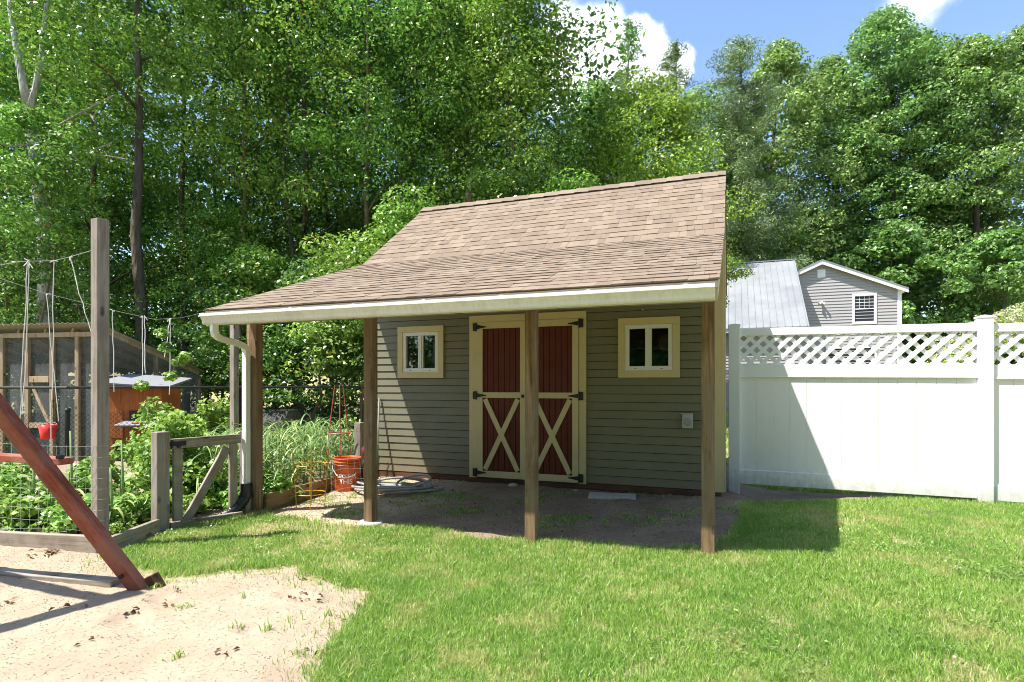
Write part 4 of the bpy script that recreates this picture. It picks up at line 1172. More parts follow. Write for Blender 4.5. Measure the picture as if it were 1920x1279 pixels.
# loose pebbles and crumbs on the sand and the dirt
def pebbles(name, x, y, zf, size, mat, seed):
    r_ = np.random.default_rng(seed); n_ = len(x)
    base = np.array([[1, 0, 0], [-1, 0, 0], [0, 1, 0], [0, -1, 0], [0, 0, 1], [0, 0, -1]], float)
    V = base[None] * r_.uniform(.55, 1.2, (n_, 6, 1)) * (size * r_.uniform(.5, 1.5, n_))[:, None, None]
    a = r_.uniform(0, 6.28, n_); c, s_ = np.cos(a)[:, None], np.sin(a)[:, None]
    X = V[..., 0] * c - V[..., 1] * s_; Y = V[..., 0] * s_ + V[..., 1] * c
    V = np.stack([X + x[:, None], Y + y[:, None], V[..., 2] * .7 + zf(x, y)[:, None] + size * .2], -1)
    F = np.array([[0, 2, 4], [2, 1, 4], [1, 3, 4], [3, 0, 4], [2, 0, 5], [1, 2, 5], [3, 1, 5], [0, 3, 5]])
    F = (np.arange(n_)[:, None, None] * 6 + F[None]).reshape(-1, 3)
    return kind(np_mesh(name, V.reshape(-1, 3), F, mat), 'stuff')
def mk_peb(nm, cs):
    m, n = material(nm); n.out(n.principled(n.ramp(n.island(), cs), .9, None, .2)); return m
rp = np.random.default_rng(91)
xp = rp.uniform(-4.4, -.5, 26000); yp = 1.9 + 2.7 * rp.random(26000) ** 1.2; k = poly_sd(xp, yp, SAND) > .05
pebbles('gravel', xp[k], yp[k], sand_z, .0032, mk_peb('sand_crumb', [(0, (.20, .145, .095)), (.5, (.34, .265, .19)), (1, (.48, .40, .32))]), 1)
tt = rp.uniform(-2.8, 1.9, 14000); dd = rp.uniform(-.3, 1.8, 14000); xp = P0.x + U.x * tt + W.x * dd; yp = P0.y + U.y * tt + W.y * dd; k = poly_sd(xp, yp, DIRT) > .02
pebbles('gravel', xp[k], yp[k], dirt_z, .0045, mk_peb('dirt_crumb', [(0, (.07, .05, .035)), (.5, (.22, .165, .11)), (1, (.46, .38, .28))]), 2)
# lawn behind the garden and round the house
N = 60000; xf = rg.uniform(-17, -3.0, N); yf = rg.uniform(8.6, 14, N); k = poly_sd(xf, yf, BED) < 0
N2 = 60000; xg = rg.uniform(3, 22, N2); yg = rg.uniform(7.4, 26, N2)
kind(blades('grass', np.concatenate([xf[k], xg]), np.concatenate([yf[k], yg]), ground_z, .075, .016, M['grass'], 4), 'stuff')

# ================================================================== foliage
def leaf_quads(c, nrm, size, rg, aspect=.58, fold=.12):
    n = len(c)
    nrm = nrm / (np.linalg.norm(nrm, axis=1, keepdims=True) + 1e-9)
    r = rg.normal(size=(n, 3)); a = np.cross(nrm, r); a /= np.linalg.norm(a, axis=1, keepdims=True) + 1e-9
    b = np.cross(nrm, a)
    s = (size * rg.uniform(.65, 1.3, n))[:, None]
    V = np.stack([c - a * s * .5, c + b * s * aspect * .5 + nrm * s * fold, c + a * s * .5 - nrm * s * .10, c - b * s * aspect * .5 + nrm * s * fold], 1)
    F = np.arange(n * 4).reshape(n, 4)
    return V.reshape(-1, 3), F
def clump_leaves(cent, rad, per, size, rg, flat=.5, up=.7, shell=.5, aspect=.58):
    n = len(cent); N = n * per
    ci = np.repeat(np.arange(n), per)
    d = rg.normal(size=(N, 3)); d /= np.linalg.norm(d, axis=1, keepdims=True)
    rr = rg.random(N) ** (1 / 3) * (1 - shell) + shell * rg.uniform(.75, 1.05, N)
    off = d * (rr * rad[ci])[:, None] * np.array([1, 1, flat])
    off[:, 2] -= .18 * (off[:, 0] ** 2 + off[:, 1] ** 2) / (rad[ci] + 1e-6)
    nr = d * np.array([.6, .6, .6]) + np.array([0, 0, up]) + rg.normal(0, .45, (N, 3))
    return leaf_quads(cent[ci] + off, nr, size, rg, aspect)
def crown_centres(n, rg, z0, z1, R_, prof, inner=.35):
    z = z0 + (z1 - z0) * rg.random(n); f = (z - z0) / (z1 - z0)
    rmax = R_ * prof(f); r = rmax * (inner + (1 - inner) * np.sqrt(rg.random(n))); a = rg.uniform(0, 2 * np.pi, n)
    lob = 1 + .22 * np.sin(3 * a + 9 * f) + .12 * np.sin(5 * a - 14 * f)
    return np.stack([r * np.cos(a) * lob, r * np.sin(a) * lob, z], -1)
def wander(h, rg, amp, n=9, lean=(0, 0)):
    p = np.cumsum(rg.normal(0, amp, (n, 2)), 0); p -= p[0]
    return [Vector((p[i, 0] + lean[0] * i / (n - 1), p[i, 1] + lean[1] * i / (n - 1), h * i / (n - 1))) for i in range(n)]
broad = lambda f: np.sin(np.pi * np.clip(.12 + .88 * f, 0, 1)) ** .6
cone = lambda f: np.clip(1.02 - f, .06, 1) ** .8
def tree(name, label, loc, H, z0, Rc, ncl, per, size, lmat, bmat, seed, r_trunk=.14, prof=broad, clr=(.55, 1.1), flat=.5, group=None, lean=(0, 0), limbs=9, amp=.10, shell=.5, trunk_to=.86, inner=.3):
    rg = np.random.default_rng(seed)
    t = thing(name, label, 'tree', loc, 0, group)
    spine = wander(H * trunk_to, rg, amp, 9, lean)
    b = MB(); b.tube([spine[0] - Vector((0, 0, .5))] + spine, [r_trunk * 1.35] + [r_trunk * (1 - .8 * i / 8) for i in range(9)], 9)
    cen = crown_centres(ncl, rg, z0, H, Rc, prof, inner)
    cen[:, 0] += lean[0] * cen[:, 2] / H; cen[:, 1] += lean[1] * cen[:, 2] / H
    pick = rg.choice(ncl, min(limbs, ncl), replace=False)
    for i in pick:                                # limbs run from the trunk into leaf clumps
        c = Vector(cen[i]); f = np.clip((c.z - .25 * math.hypot(c.x, c.y) - .4) / (H * trunk_to), .12, .97) * 8
        k = int(f); s = spine[k].lerp(spine[min(k + 1, 8)], f - k); m = s.lerp(c, .5) + Vector((0, 0, .12 * (c - s).length))
        r0 = r_trunk * (1 - .8 * f / 8) * .5
        b.tube([s, s.lerp(m, .5), m, c], [r0, r0 * .8, r0 * .55, r0 * .2], 6)
    b.build('trunk', M[bmat], t, smooth=True)
    rad = rg.uniform(*clr, ncl)
    V, F = clump_leaves(cen, rad, per, size, rg, flat, .6, shell)
    np_mesh('crown', V, F, M[lmat], t)
    return t
def here(px, y):                                   # ground under a photo column at depth y
    x = (px - 960) / FPX * y; return (x, y, gz(x, y) - .05)

# dry leaves lying on the sand and dirt, broad-leaved weeds in the lawn
def mk_dry():
    m, n = material('dry_leaf'); n.out(n.principled(n.ramp(n.island(), [(0, (.10, .055, .028)), (.5, (.24, .14, .07)), (1, (.40, .27, .15))]), .8, None, .2)); return m
px_, py_ = [], []
for cx, cy, m_ in ((95, 1045, 14), (80, 1052, 10), (548, 1128, 9), (592, 1135, 6), (300, 1140, 5), (15, 1142, 8), (120, 1150, 4), (580, 1088, 6), (640, 1170, 6), (600, 1225, 5), (245, 1160, 6), (330, 1120, 4), (420, 1240, 4), (160, 1215, 4)):
    g_ = gp(cx, cy); px_ += list(g_.x + rp.normal(0, .045, m_)); py_ += list(g_.y + rp.normal(0, .035, m_))
px_ = np.array(px_); py_ = np.array(py_)
V, F = leaf_quads(np.stack([px_, py_, sand_z(px_, py_) + .008], -1), rp.normal(0, .5, (len(px_), 3)) + np.array([0, 0, 1]), .034, rp, .5, .2)
M['dry'] = mk_dry(); kind(np_mesh('leaf_litter', V, F, M['dry']), 'stuff')
tt = rp.uniform(-2.6, 1.7, 260); dd = rp.uniform(-.2, 1.8, 260); px_ = P0.x + U.x * tt + W.x * dd; py_ = P0.y + U.y * tt + W.y * dd
V, F = leaf_quads(np.stack([px_, py_, dirt_z(px_, py_) + .006], -1), rp.normal(0, .5, (260, 3)) + np.array([0, 0, 1]), .030, rp, .45, .2)
kind(np_mesh('leaf_litter', V, F, M['dry']), 'stuff')
cy_ = 2.2 + 3.6 * rp.random(300); cx_ = rp.uniform(-.9, .9, 300) * cy_
k = (poly_sd(cx_, cy_, SAND) < -.05) & (poly_sd(cx_, cy_, DIRT) < -.05) & (poly_sd(cx_, cy_, BED) < -.1) & (fbm(cx_, cy_, .9, 70) > .56)
cx_, cy_ = cx_[k], cy_[k]; ci = np.repeat(np.arange(len(cx_)), 34)
lx_ = cx_[ci] + rp.normal(0, .05, len(ci)); ly_ = cy_[ci] + rp.normal(0, .05, len(ci))
V, F = leaf_quads(np.stack([lx_, ly_, ground_z(lx_, ly_) + rp.uniform(.012, .045, len(ci))], -1), rp.normal(0, .35, (len(ci), 3)) + np.array([0, 0, 1]), .017, rp, .8, .1)
kind(np_mesh('clover', V, F, M['leaf_oak']), 'stuff')

# ---- near wood on the left and behind the shed
WG = 'trees in the wood behind the shed'
T = [
    # name, label, px, depth, H, z0, R, clumps, per, leaf, lmat, bark, seed, extras
    ('maple_tree', 'leafy green tree at the left edge behind the chicken run', -40, 17, 15, 2.0, 3.0, 120, 220, .12, 'leaf_maple', 'bark', 1, {}),
    ('maple_tree', 'tall green tree standing between the birch and the dark trunk', 170, 17.5, 17, 2.5, 2.6, 120, 220, .12, 'leaf_maple', 'bark', 2, {}),
    ('ash_tree', 'tall tree with a straight dark bare trunk to the right of the birch', 268, 14.6, 17, 8.2, 2.2, 60, 230, .104, 'leaf_maple', 'bark', 3, dict(r_trunk=.17, amp=.07)),
    ('ash_tree', 'slim dark stem right of the straight dark trunk with sky showing beside it', 345, 18.5, 17, 9.5, 2.2, 60, 200, .12, 'leaf_deep', 'bark', 4, dict(r_trunk=.13, amp=.05)),
    ('maple_tree', 'dense tree of small bright leaves above the left end of the porch roof', 450, 17.2, 17, 3.0, 2.5, 135, 230, .104, 'leaf_maple', 'bark_light', 5, {}),
    ('maple_tree', 'broad bright tree left of the slim forked stems', 570, 16.5, 16.5, 3.0, 2.6, 125, 230, .11, 'leaf_maple', 'bark', 6, {}),
    ('maple_tree', 'tree with two slim tan stems rising behind the roof ridge', 693, 15.5, 15.5, 6.8, 2.2, 75, 230, .104, 'leaf_maple', 'bark_light', 7, dict(r_trunk=.10, amp=.06)),
    ('beech_tree', 'dark green tree above the left end of the roof ridge', 790, 18, 17, 2.5, 2.4, 115, 220, .12, 'leaf_deep', 'bark', 8, {}),
    ('maple_tree', 'full green tree above the middle of the roof ridge', 890, 16.2, 15, 3.0, 2.2, 115, 230, .104, 'leaf_maple', 'bark', 9, {}),
    ('maple_tree', 'tall loose tree whose top leaves meet the white cloud', 965, 15.6, 12.6, 3.0, 1.6, 110, 230, .104, 'leaf_maple', 'bark', 10, {}),
    ('locust_tree', 'bright yellow green tree behind the right end of the roof ridge', 1205, 19, 11.2, 2.5, 2.45, 190, 230, .11, 'leaf_yellow', 'bark', 11, dict(prof=lambda f: np.sin(np.pi * np.clip(.22 + .74 * f, 0, 1)) ** .75)),
]
for (nm, lb, px, y, H, z0, Rc, nc, per, sz, lm, bm, sd, ex) in T:
    tree(nm, lb, here(px, y), H, z0, Rc, nc, per, sz, lm, bm, sd, group=WG, **ex)
# pale birch with a forked trunk and bare dry branches
bi = thing('birch_tree', 'pale grey forked birch trunk with bare dry branches near the left edge', 'tree', here(82, 14.0), 0, WG)
o = Vector(here(82, 14.0)); b = MB()
pl = lambda px, py, y=14.0: at(px, py, y) - o
b.tube([Vector((0, 0, -.4)), pl(88, 470), pl(80, 400), pl(72, 320), pl(60, 250), pl(54, 205)], [.20, .175, .165, .15, .135, .12], 10)
b.tube([pl(54, 210), pl(44, 160), pl(32, 95), pl(20, 20), pl(15, -80)], [.11, .09, .075, .06, .04], 8)
b.tube([pl(54, 215), pl(66, 170), pl(78, 105), pl(84, 40), pl(95, -60)], [.09, .075, .065, .05, .03], 8)
b.build('trunk', M['bark_birch'], bi, smooth=True)
rgp = random.Random(9)
for s, pts in enumerate([[(66, 285), (30, 330), (-20, 345)], [(66, 300), (120, 310), (140, 290), (200, 292), (235, 298)], [(58, 240), (100, 240), (150, 212), (215, 178)], [(150, 212), (170, 215), (180, 232)], [(62, 330), (100, 320), (130, 300), (210, 268)], [(55, 345), (20, 320), (-30, 310)], [(10, 360), (40, 325), (55, 300)], [(75, 260), (110, 250), (160, 258)], [(60, 270), (20, 275), (-20, 262)], [(56, 230), (20, 215), (-10, 218)], [(120, 310), (140, 340), (150, 335)]]):
    b = MB(); q = [pl(x, y_, 13.8 - .25 * i + rgp.uniform(-.2, .2)) for i, (x, y_) in enumerate(pts)]
    b.tube(q, [.030 * (1 - .7 * i / len(q)) for i in range(len(q))], 5)
    for i in range(len(q) - 1):
        for _ in range(3):
            p_ = q[i].lerp(q[i + 1], rgp.random()); b.tube([p_, p_ + Vector((rgp.uniform(-.35, .35), rgp.uniform(-.2, .2), rgp.uniform(-.12, .25)))], [.010, .004], 4)
    b.build('branch', M['twig'], bi)
V, F = clump_leaves(crown_centres(45, np.random.default_rng(5), 8.0, 14, 2.2, broad), np.random.default_rng(6).uniform(.5, 1.0, 45), 140, .13, np.random.default_rng(7))
np_mesh('crown', V, F, M['leaf_maple'], bi)
# overhanging bough top centre
tree('maple_tree', 'tree behind the shed with a leafy bough reaching across the cloud', here(945, 17.5), 15.6, 9.5, 1.9, 46, 150, .15, 'leaf_deep', 'bark', 14, group=WG, lean=(.5, 0))
# second stem, broken snag
sn = thing('tree_stump', 'ragged broken tree trunk standing just above the roof ridge', 'tree', here(880, 14.6), 0)
b = MB(); zt_ = 1.25 + (721 - 335) * 14.6 / 1080
b.tube([(0, 0, -.4), (0, 0, 2), (.02, 0, zt_ - .5), (-.02, 0, zt_ - .2), (.02, 0, zt_)], [.12, .10, .085, .10, .03], 8); b.build('trunk', M['bark_light'], sn)

# ---- understory
SAPG = 'saplings along the edge of the wood'
S = [('leafy sapling in front of the forked birch trunk', 45, 12.6, 7.6, 5.0, 1.3, 34, 'leaf_maple'),
     ('dark leafy sapling behind the tall trellis post', 130, 13.6, 5.2, .5, 1.5, 44, 'leaf_deep'),
     ('sapling with drooping leaves above the left end of the gutter', 415, 15.8, 6.4, 1.4, 1.2, 50, 'leaf_maple'),
     ('sapling seen between the downspout and the corner porch post', 485, 14.2, 4.9, 1.9, 1.2, 44, 'leaf_maple'),
     ('sapling seen through the porch left of the inner porch post', 590, 13.4, 4.4, 1.3, 1.3, 46, 'leaf_deep'),
     ('bright sapling at the bend of the shed roof', 660, 12.6, 5.2, 1.6, 1.1, 44, 'leaf_maple'),
     ('small yellow tipped sapling at the left end of the ridge', 765, 12.8, 5.9, 2.0, .8, 30, 'leaf_maple'),
     ('sapling behind the middle of the roof ridge', 850, 15.0, 6.2, 2.0, 1.4, 46, 'leaf_deep'),
     ('sapling touching the ridge under the yellow green tree', 1060, 14.5, 6.6, 2.4, 1.3, 46, 'leaf_yellow'),
     ('dark sapling behind the chicken run roof', 20, 14.5, 6.2, 1.5, 1.8, 56, 'leaf_deep'),
     ('sapling between the shed ridge end and the metal roof', 1258, 17, 6.9, 2.5, 1.2, 46, 'leaf_maple')]
for i, (lb, px, y, H, z0, Rc, nc, lm) in enumerate(S):
    tree('sapling', lb, here(px, y), H, z0, Rc, nc, 210, .098, lm, 'bark_light', 100 + i, r_trunk=.045, clr=(.4, .75), group=SAPG, limbs=6, flat=.42)

# ---- distant wood behind: one mass
rgw = np.random.default_rng(77)
def mass(name, n, xr, yr, zr, per, size, mat, seed, dens=None, clr=(.8, 1.7), flat=.5):
    r = np.random.default_rng(seed)
    x = r.uniform(*xr, n); y = r.uniform(*yr, n); z = zr[0] + (zr[1] - zr[0]) * r.random(n)
    if dens is not None:
        k = r.random(n) < dens(x, y, z); x, y, z = x[k], y[k], z[k]
    c = np.stack([x, y, z + ground_z(x, y)], -1)
    V, F = clump_leaves(c, r.uniform(*clr, len(c)), per, size, r, flat, .6, .5)
    return kind(np_mesh(name, V, F, M[mat]), 'stuff')
def dens_wood(x, y, z):
    px = 960 + x / y * FPX; py = HORIZON - (z - EYE) / y * FPX
    hole = np.exp(-((px - 250) / 55) ** 2 - ((py - 150) / 75) ** 2) + np.exp(-((px - 705) / 45) ** 2 - ((py - 245) / 55) ** 2) + np.exp(-((px - 370) / 35) ** 2 - ((py - 195) / 35) ** 2)
    low = np.where(z < 3.0, .55, 1.0)
    return (1 - np.clip(hole * 1.3, 0, 1)) * low * sstep(.30, .45, fbm(x + z * .6, y + z, .25, 3)) * (z < 18 - 1.1 * np.clip(x + 2, 0, 6))
mass('woods', 3000, (-30, 3.5), (18.5, 29), (.6, 19), 110, .21, 'leaf_deep', 31, dens_wood)
mass('undergrowth', 230, (-12, 1.5), (12.9, 15.5), (.1, .8), 110, .12, 'leaf_deep', 33, lambda x, y, z: np.where((x > -7.6) & (x < -5.5), .25, .8), (.3, .6), .6)
mass('woods', 300, (-40, 14), (54, 66), (0, 13), 110, .45, 'leaf_deep', 34, None, (1.6, 2.8))
# trunks seen deep in the wood
for i, (px, y, r_) in enumerate([(120, 20, .10), (400, 21, .10), (520, 22, .10), (615, 21, .10), (545, 16.5, .075)]):
    b = MB(); rg_ = np.random.default_rng(200 + i); b.tube([p_ - Vector((0, 0, .4)) for p_ in wander(13, rg_, .10)], [r_ * (1 - .07 * k) for k in range(9)], 8)
    o_ = b.build('bare_tree', M['bark'], smooth=True); o_.location = here(px, y)
    tag(o_, 'dark bare tree trunk in the shade of the wood behind the garden', 'tree', 'bare trunks deep in the wood')

# ---- oaks beyond the house
OG = 'tall oaks beyond the house'
O = [('tall narrow oak just right of the pines', 1462, 44, 27.0, 4, 4.2, 150, 21),
     ('oak with the second highest top behind the grey gable', 1560, 47, 27.6, 5, 4.7, 150, 22),
     ('highest oak of the row, its top under the small cloud', 1655, 45, 30, 9.5, 5.0, 160, 23),
     ('oak with a thick dark trunk right of the house', 1722, 47, 29.5, 11.5, 5.2, 150, 24),
     ('broad oak standing above the cream flowering shrub', 1820, 43, 26.8, 6.0, 5.2, 160, 25),
     ('oak at the right edge of the photo', 1935, 44, 28.5, 3.0, 5.2, 160, 26)]
for lb, px, y, H, z0, Rc, nc, sd in O:
    tree('oak_tree', lb, here(px, y), H, z0, Rc, nc * 2, 120, .27, 'leaf_oak', 'bark', sd, r_trunk=.36, clr=(.8, 1.5), flat=.55, group=OG, limbs=16, amp=.16, shell=.55)
tree('oak_tree', 'low spreading tree with light leaves right of the house roof', here(1650, 41), 12.5, 5.5, 3.9, 60, 150, .32, 'leaf_oak', 'bark', 27, r_trunk=.16, clr=(.8, 1.4), flat=.5, shell=.65, lean=(.6, 0))
tree('oak_tree', 'low leafy tree between the flowering shrub and the right edge', here(1870, 38), 11.0, 3.4, 3.3, 60, 150, .31, 'leaf_oak', 'bark', 28, r_trunk=.14, clr=(.7, 1.3), flat=.5, shell=.65)
tree('maple_tree', 'deep green tree filling in between the metal roof and the shed', here(1395, 42), 20, 3.5, 3.4, 90, 150, .31, 'leaf_maple', 'bark', 29, r_trunk=.16, clr=(.8, 1.3))
tree('maple_tree', 'leafy tree between the yellow green tree and the wide pine', here(1318, 40), 21.5, 4.5, 3.6, 150, 130, .26, 'leaf_maple', 'bark', 38, r_trunk=.16, clr=(.8, 1.5))
tree('maple_tree', 'mid green tree whose rounded top ends just below the white cloud', here(1120, 24), 13.6, 3, 2.5, 130, 150, .17, 'leaf_maple', 'bark', 37, r_trunk=.14)
tree('maple_tree', 'dark bushy tree right behind the peak of the grey gable', here(1560, 53), 17, 2.5, 4.8, 90, 150, .38, 'leaf_deep', 'bark', 30, r_trunk=.2, clr=(1, 1.6))
def dens_right(x, y, z):
    px = 960 + x / y * FPX; py = HORIZON - (z - EYE) / y * FPX
    hole = np.exp(-((px - 1700) / 50) ** 2 - ((py - 380) / 80) ** 2) + np.exp(-((px - 1690) / 70) ** 2 - ((py - 260) / 40) ** 2) + np.exp(-((px - 1850) / 40) ** 2 - ((py - 350) / 60) ** 2)
    return (1 - np.clip(hole * 1.3, 0, 1)) * sstep(.28, .42, fbm(x + z, y + z * .5, .2, 8))
mass('woods', 520, (14, 62), (52, 64), (.5, 18), 120, .46, 'leaf_deep', 35, dens_right, (1.4, 2.4))
mass('undergrowth', 260, (27, 52), (41, 47), (.2, 4.6), 110, .32, 'leaf_deep', 36, None, (.7, 1.3), .6)

mass('woods', 900, (-32, 32), (-22, -13), (0, 16), 90, .5, 'leaf_deep', 39, None, (1.4, 2.4))  # added unseen trees behind the camera, sized to block sky light
# ---- pines
def pine(label, loc, H, z0, Rc, seed, droop=.0, nb=60, r_trunk=.2, sc=1.0, pw=.75):
    rg = np.random.default_rng(seed); t = thing('pine_tree', label, 'tree', loc, 0, 'pines against the cloud')
    b = MB(); sp = wander(H, rg, .05); b.tube([sp[0] - Vector((0, 0, .5))] + sp, [r_trunk] + [r_trunk * (1 - .9 * i / 8) for i in range(9)], 8)
    C_ = []; RR_ = []
    for i in range(nb):
        f = (i + rg.random()) / nb; z = z0 + (H - z0) * f; ln = Rc * (1 - f) ** pw * rg.uniform(.55, 1.15) + .15; a = rg.uniform(0, 6.28)
        k = min(int(z / H * 8), 7); s = sp[k].lerp(sp[k + 1], z / H * 8 - k)
        e = s + Vector((math.cos(a) * ln, math.sin(a) * ln, ln * (.28 - droop)))
        b.tube([s, s.lerp(e, .5) + Vector((0, 0, -.03)), e], [.035, .025, .008], 5)
        m = max(2, int(ln / .38))
        for j in range(m):
            C_.append(s.lerp(e, (j + .8) / m) + Vector(rg.normal(0, .10, 3))); RR_.append(rg.uniform(.28, .46) * sc)
    for j in range(4): C_.append(sp[8] + Vector((0, 0, -.25 * j))); RR_.append(.22)
    b.build('trunk', M['bark'], t, smooth=True)
    V, F = clump_leaves(np.array([list(c) for c in C_]), np.array(RR_), 70, .24, rg, .6, .5, .3, .16)
    np_mesh('crown', V, F, M['leaf_pine'], t)
pine('tall dark pine standing in front of the white cloud', here(1183, 33), 21.6, 8, 3.2, 41, .0, 58)
pine('smaller dark pine top between the cloud and the yellow green tree', here(1115, 34), 18.2, 9, 1.8, 42, 0, 40)
pine('short pine top right of the tall pine', here(1275, 33), 20.7, 8, 3.0, 43, .1, 80, .2, 1.1, .6)
pine('wide soft pine with spreading boughs at the edge of the blue sky', here(1388, 37), 23.4, 6, 4.4, 44, .05, 150, .24, 1.45, .42)

# ---- shrubs and garden plants
sh = thing('flowering_shrub', 'broad shrub covered in cream flowers behind the white fence', 'shrub', here(1882, 15.5))
cen = np.array([[rgw.uniform(-1.75, 1.6), rgw.uniform(-.8, .8), 0] for _ in range(46)]); cen[:, 2] = 1.2 + 2.35 * (1 - ((cen[:, 0] - .3) / 2.9) ** 2) * rgw.uniform(.5, 1, 46) * (.72 + .22 * (cen[:, 0] + 1.35) / 2)
b = MB()
for c in cen[:9]: b.tube([(0, 0, -.2), (c[0] * .4, c[1] * .4, c[2] * .5), tuple(c)], [.05, .035, .012], 6)
b.build('stem', M['bark'], sh)
rad = rgw.uniform(.30, .55, 46)
V, F = clump_leaves(cen, rad, 170, .085, np.random.default_rng(1), .45, .7, .4); np_mesh('foliage', V, F, M['leaf_yellow'], sh)
V, F = clump_leaves(cen + np.array([0, -.03, .10]), rad * .8, 200, .06, np.random.default_rng(2), .40, 1.0, .9, .8); np_mesh('blossom', V, F, M['blossom'], sh)

def plant(name, label, x, y, cen, rad, per, size, mat, seed, group=None, stems=6, flat=.7):
    z = float(bed_z(np.array(x), np.array(y))) if poly_sd(np.array([x]), np.array([y]), BED)[0] > 0 else gz(x, y)
    t = thing(name, label, 'plant', (x, y, z), 0, group)
    cen = np.asarray(cen, float); b = MB()
    for c in cen[:stems]: b.tube([(c[0] * .2, c[1] * .2, -.03), (c[0] * .6, c[1] * .6, c[2] * .55), tuple(c)], [.007, .006, .003], 5)
    b.build('stem', M['bark_light'], t)
    V, F = clump_leaves(cen, np.asarray(rad) * np.ones(len(cen)), per, size, np.random.default_rng(seed), flat, .5, .3, .7)
    np_mesh('foliage', V, F, M[mat], t); return t
r = np.random.default_rng(88)
def blob(n, rx, ry, h, lo=.1): 
    a = r.normal(0, .45, (n, 2)).clip(-1, 1); z = lo + (h - lo) * r.random(n) * (1 - .55 * (a ** 2).sum(1)).clip(.2, 1); return np.stack([a[:, 0] * rx, a[:, 1] * ry, z], -1)
plant('leafy_shrub', 'tall bushy berry plant climbing the strings right of the tall post', -3.72, 6.1, np.vstack([blob(52, .38, .36, 1.02), [[.12, 0, 1.3], [.18, .02, 1.45], [.05, .02, 1.6], [.0, 0, 1.75], [.26, 0, 1.5], [-.2, 0, 1.2]]]), np.r_[np.full(52, .16), np.full(6, .075)], 60, .055, 'leaf_garden', 1)
plant('leafy_shrub', 'low bushy plant behind the gate post', -3.35, 5.75, blob(50, .45, .35, .88), .16, 70, .055, 'leaf_garden', 2)
plant('leafy_plant', 'leafy plant in the middle of the garden behind the gate', -3.05, 6.6, blob(24, .45, .35, .62), .14, 60, .06, 'leaf_garden', 3)
for i, (x, y, h) in enumerate([(-4.05, 4.75, .32), (-3.55, 4.72, .26), (-4.5, 5.0, .4), (-5.0, 4.9, .34), (-3.45, 5.1, .3), (-4.1, 5.4, .42), (-4.8, 5.6, .5), (-5.6, 5.5, .5), (-5.5, 6.2, .55), (-4.6, 6.4, .6), (-2.85, 5.75, .3), (-2.65, 6.0, .36), (-3.15, 5.35, .25)]):
    plant('leafy_plant', 'low green leafy vegetable growing in the garden bed', x, y, blob(20, .34, .30, h * .8, .03), .11, 60, .06, 'leaf_garden', 10 + i, 'low leafy vegetables in the bed')
for i, (px, y, h) in enumerate([(405, 8.6, .75), (655, 9.2, .8), (605, 8.9, .6), (690, 8.6, .5)]):
    x = (px - 960) / FPX * y
    plant('leafy_plant', ['pale leafy weed in front of the chain link fence by the back post', 'tall weedy plant behind the red wire cage', 'bushy weed at the back of the garlic bed', 'low weed next to the shed corner'][i], x, y, blob(20, .4, .3, h + .3), .14, 60, .07, ['leaf_garden', 'leaf_maple', 'leaf_maple', 'leaf_maple'][i], 40 + i)
# garlic: strap leaves arching from a stem
def straps(n, h, seed, spread=.42, w=.020):
    rg = np.random.default_rng(seed); Vs = []; Fs = []; o_ = 0
    for i in range(n):
        a = rg.uniform(0, 6.28); h0 = h * (.15 + .55 * i / n); ln = h * rg.uniform(.5, .8); up = rg.uniform(.55, 1.15); sg = 7
        d = np.array([math.cos(a), math.sin(a), 0]); side = np.array([-d[1], d[0], 0]); p = np.array([0, 0, h0]); ang = up
        for k in range(sg + 1):
            ww = w * (1 - (k / sg) ** 2) * .5 + .001
            Vs += [p - side * ww, p + side * ww]
            st = ln / sg; p = p + d * math.cos(ang) * st + np.array([0, 0, 1]) * math.sin(ang) * st; ang -= rg.uniform(.22, .42)
        for k in range(sg): Fs.append([o_ + 2 * k, o_ + 2 * k + 1, o_ + 2 * k + 3, o_ + 2 * k + 2])
        o_ += 2 * (sg + 1)
    th = 5; q = []
    for zz, rr in ((0, .012), (h * .45, .009), (h * .75, .003)):
        for k in range(th): q.append([rr * math.cos(6.283 * k / th), rr * math.sin(6.283 * k / th), zz])
    Vs += q
    for j in range(2):
        for k in range(th): Fs.append([o_ + j * th + k, o_ + j * th + (k + 1) % th, o_ + (j + 1) * th + (k + 1) % th, o_ + (j + 1) * th + k])
    return np.array(Vs), np.array(Fs)
protos = []
for i in range(5):
    V, F = straps(11, .82 + .05 * i, 300 + i); me_o = np_mesh('garlic_plant', V, F, M['leaf_garlic'])
    tag(me_o, 'tall garlic plant with arching strap leaves in the sunny bed beside the porch', 'plant', 'garlic plants in rows'); protos.append(me_o)
spots = []
for iy in range(16):
    for ix in range(11):
        y = 5.80 + iy * .19; x = -2.28 + .17 * (y - 5.66) / .6 * .28 - ix * .17 + (y - 5.9) * .1
        if poly_sd(np.array([x - .0]), np.array([y]), BED)[0] < .08: continue
        if x < (-4.1 if y > 6.5 else -3.3) or rgw.random() < .12: continue
        spots.append((x + rgw.normal(0, .03), y + rgw.normal(0, .03)))
for i, (x, y) in enumerate(spots):
    o_ = protos[i] if i < 5 else protos[i % 5].copy()
    if i >= 5: COL.objects.link(o_)
    s = rgw.uniform(.72, 1.0); o_.location = (x, y, float(bed_z(np.array(x), np.array(y)))); o_.rotation_euler = (0, 0, rgw.uniform(0, 6.28)); o_.scale = (s, s, s)
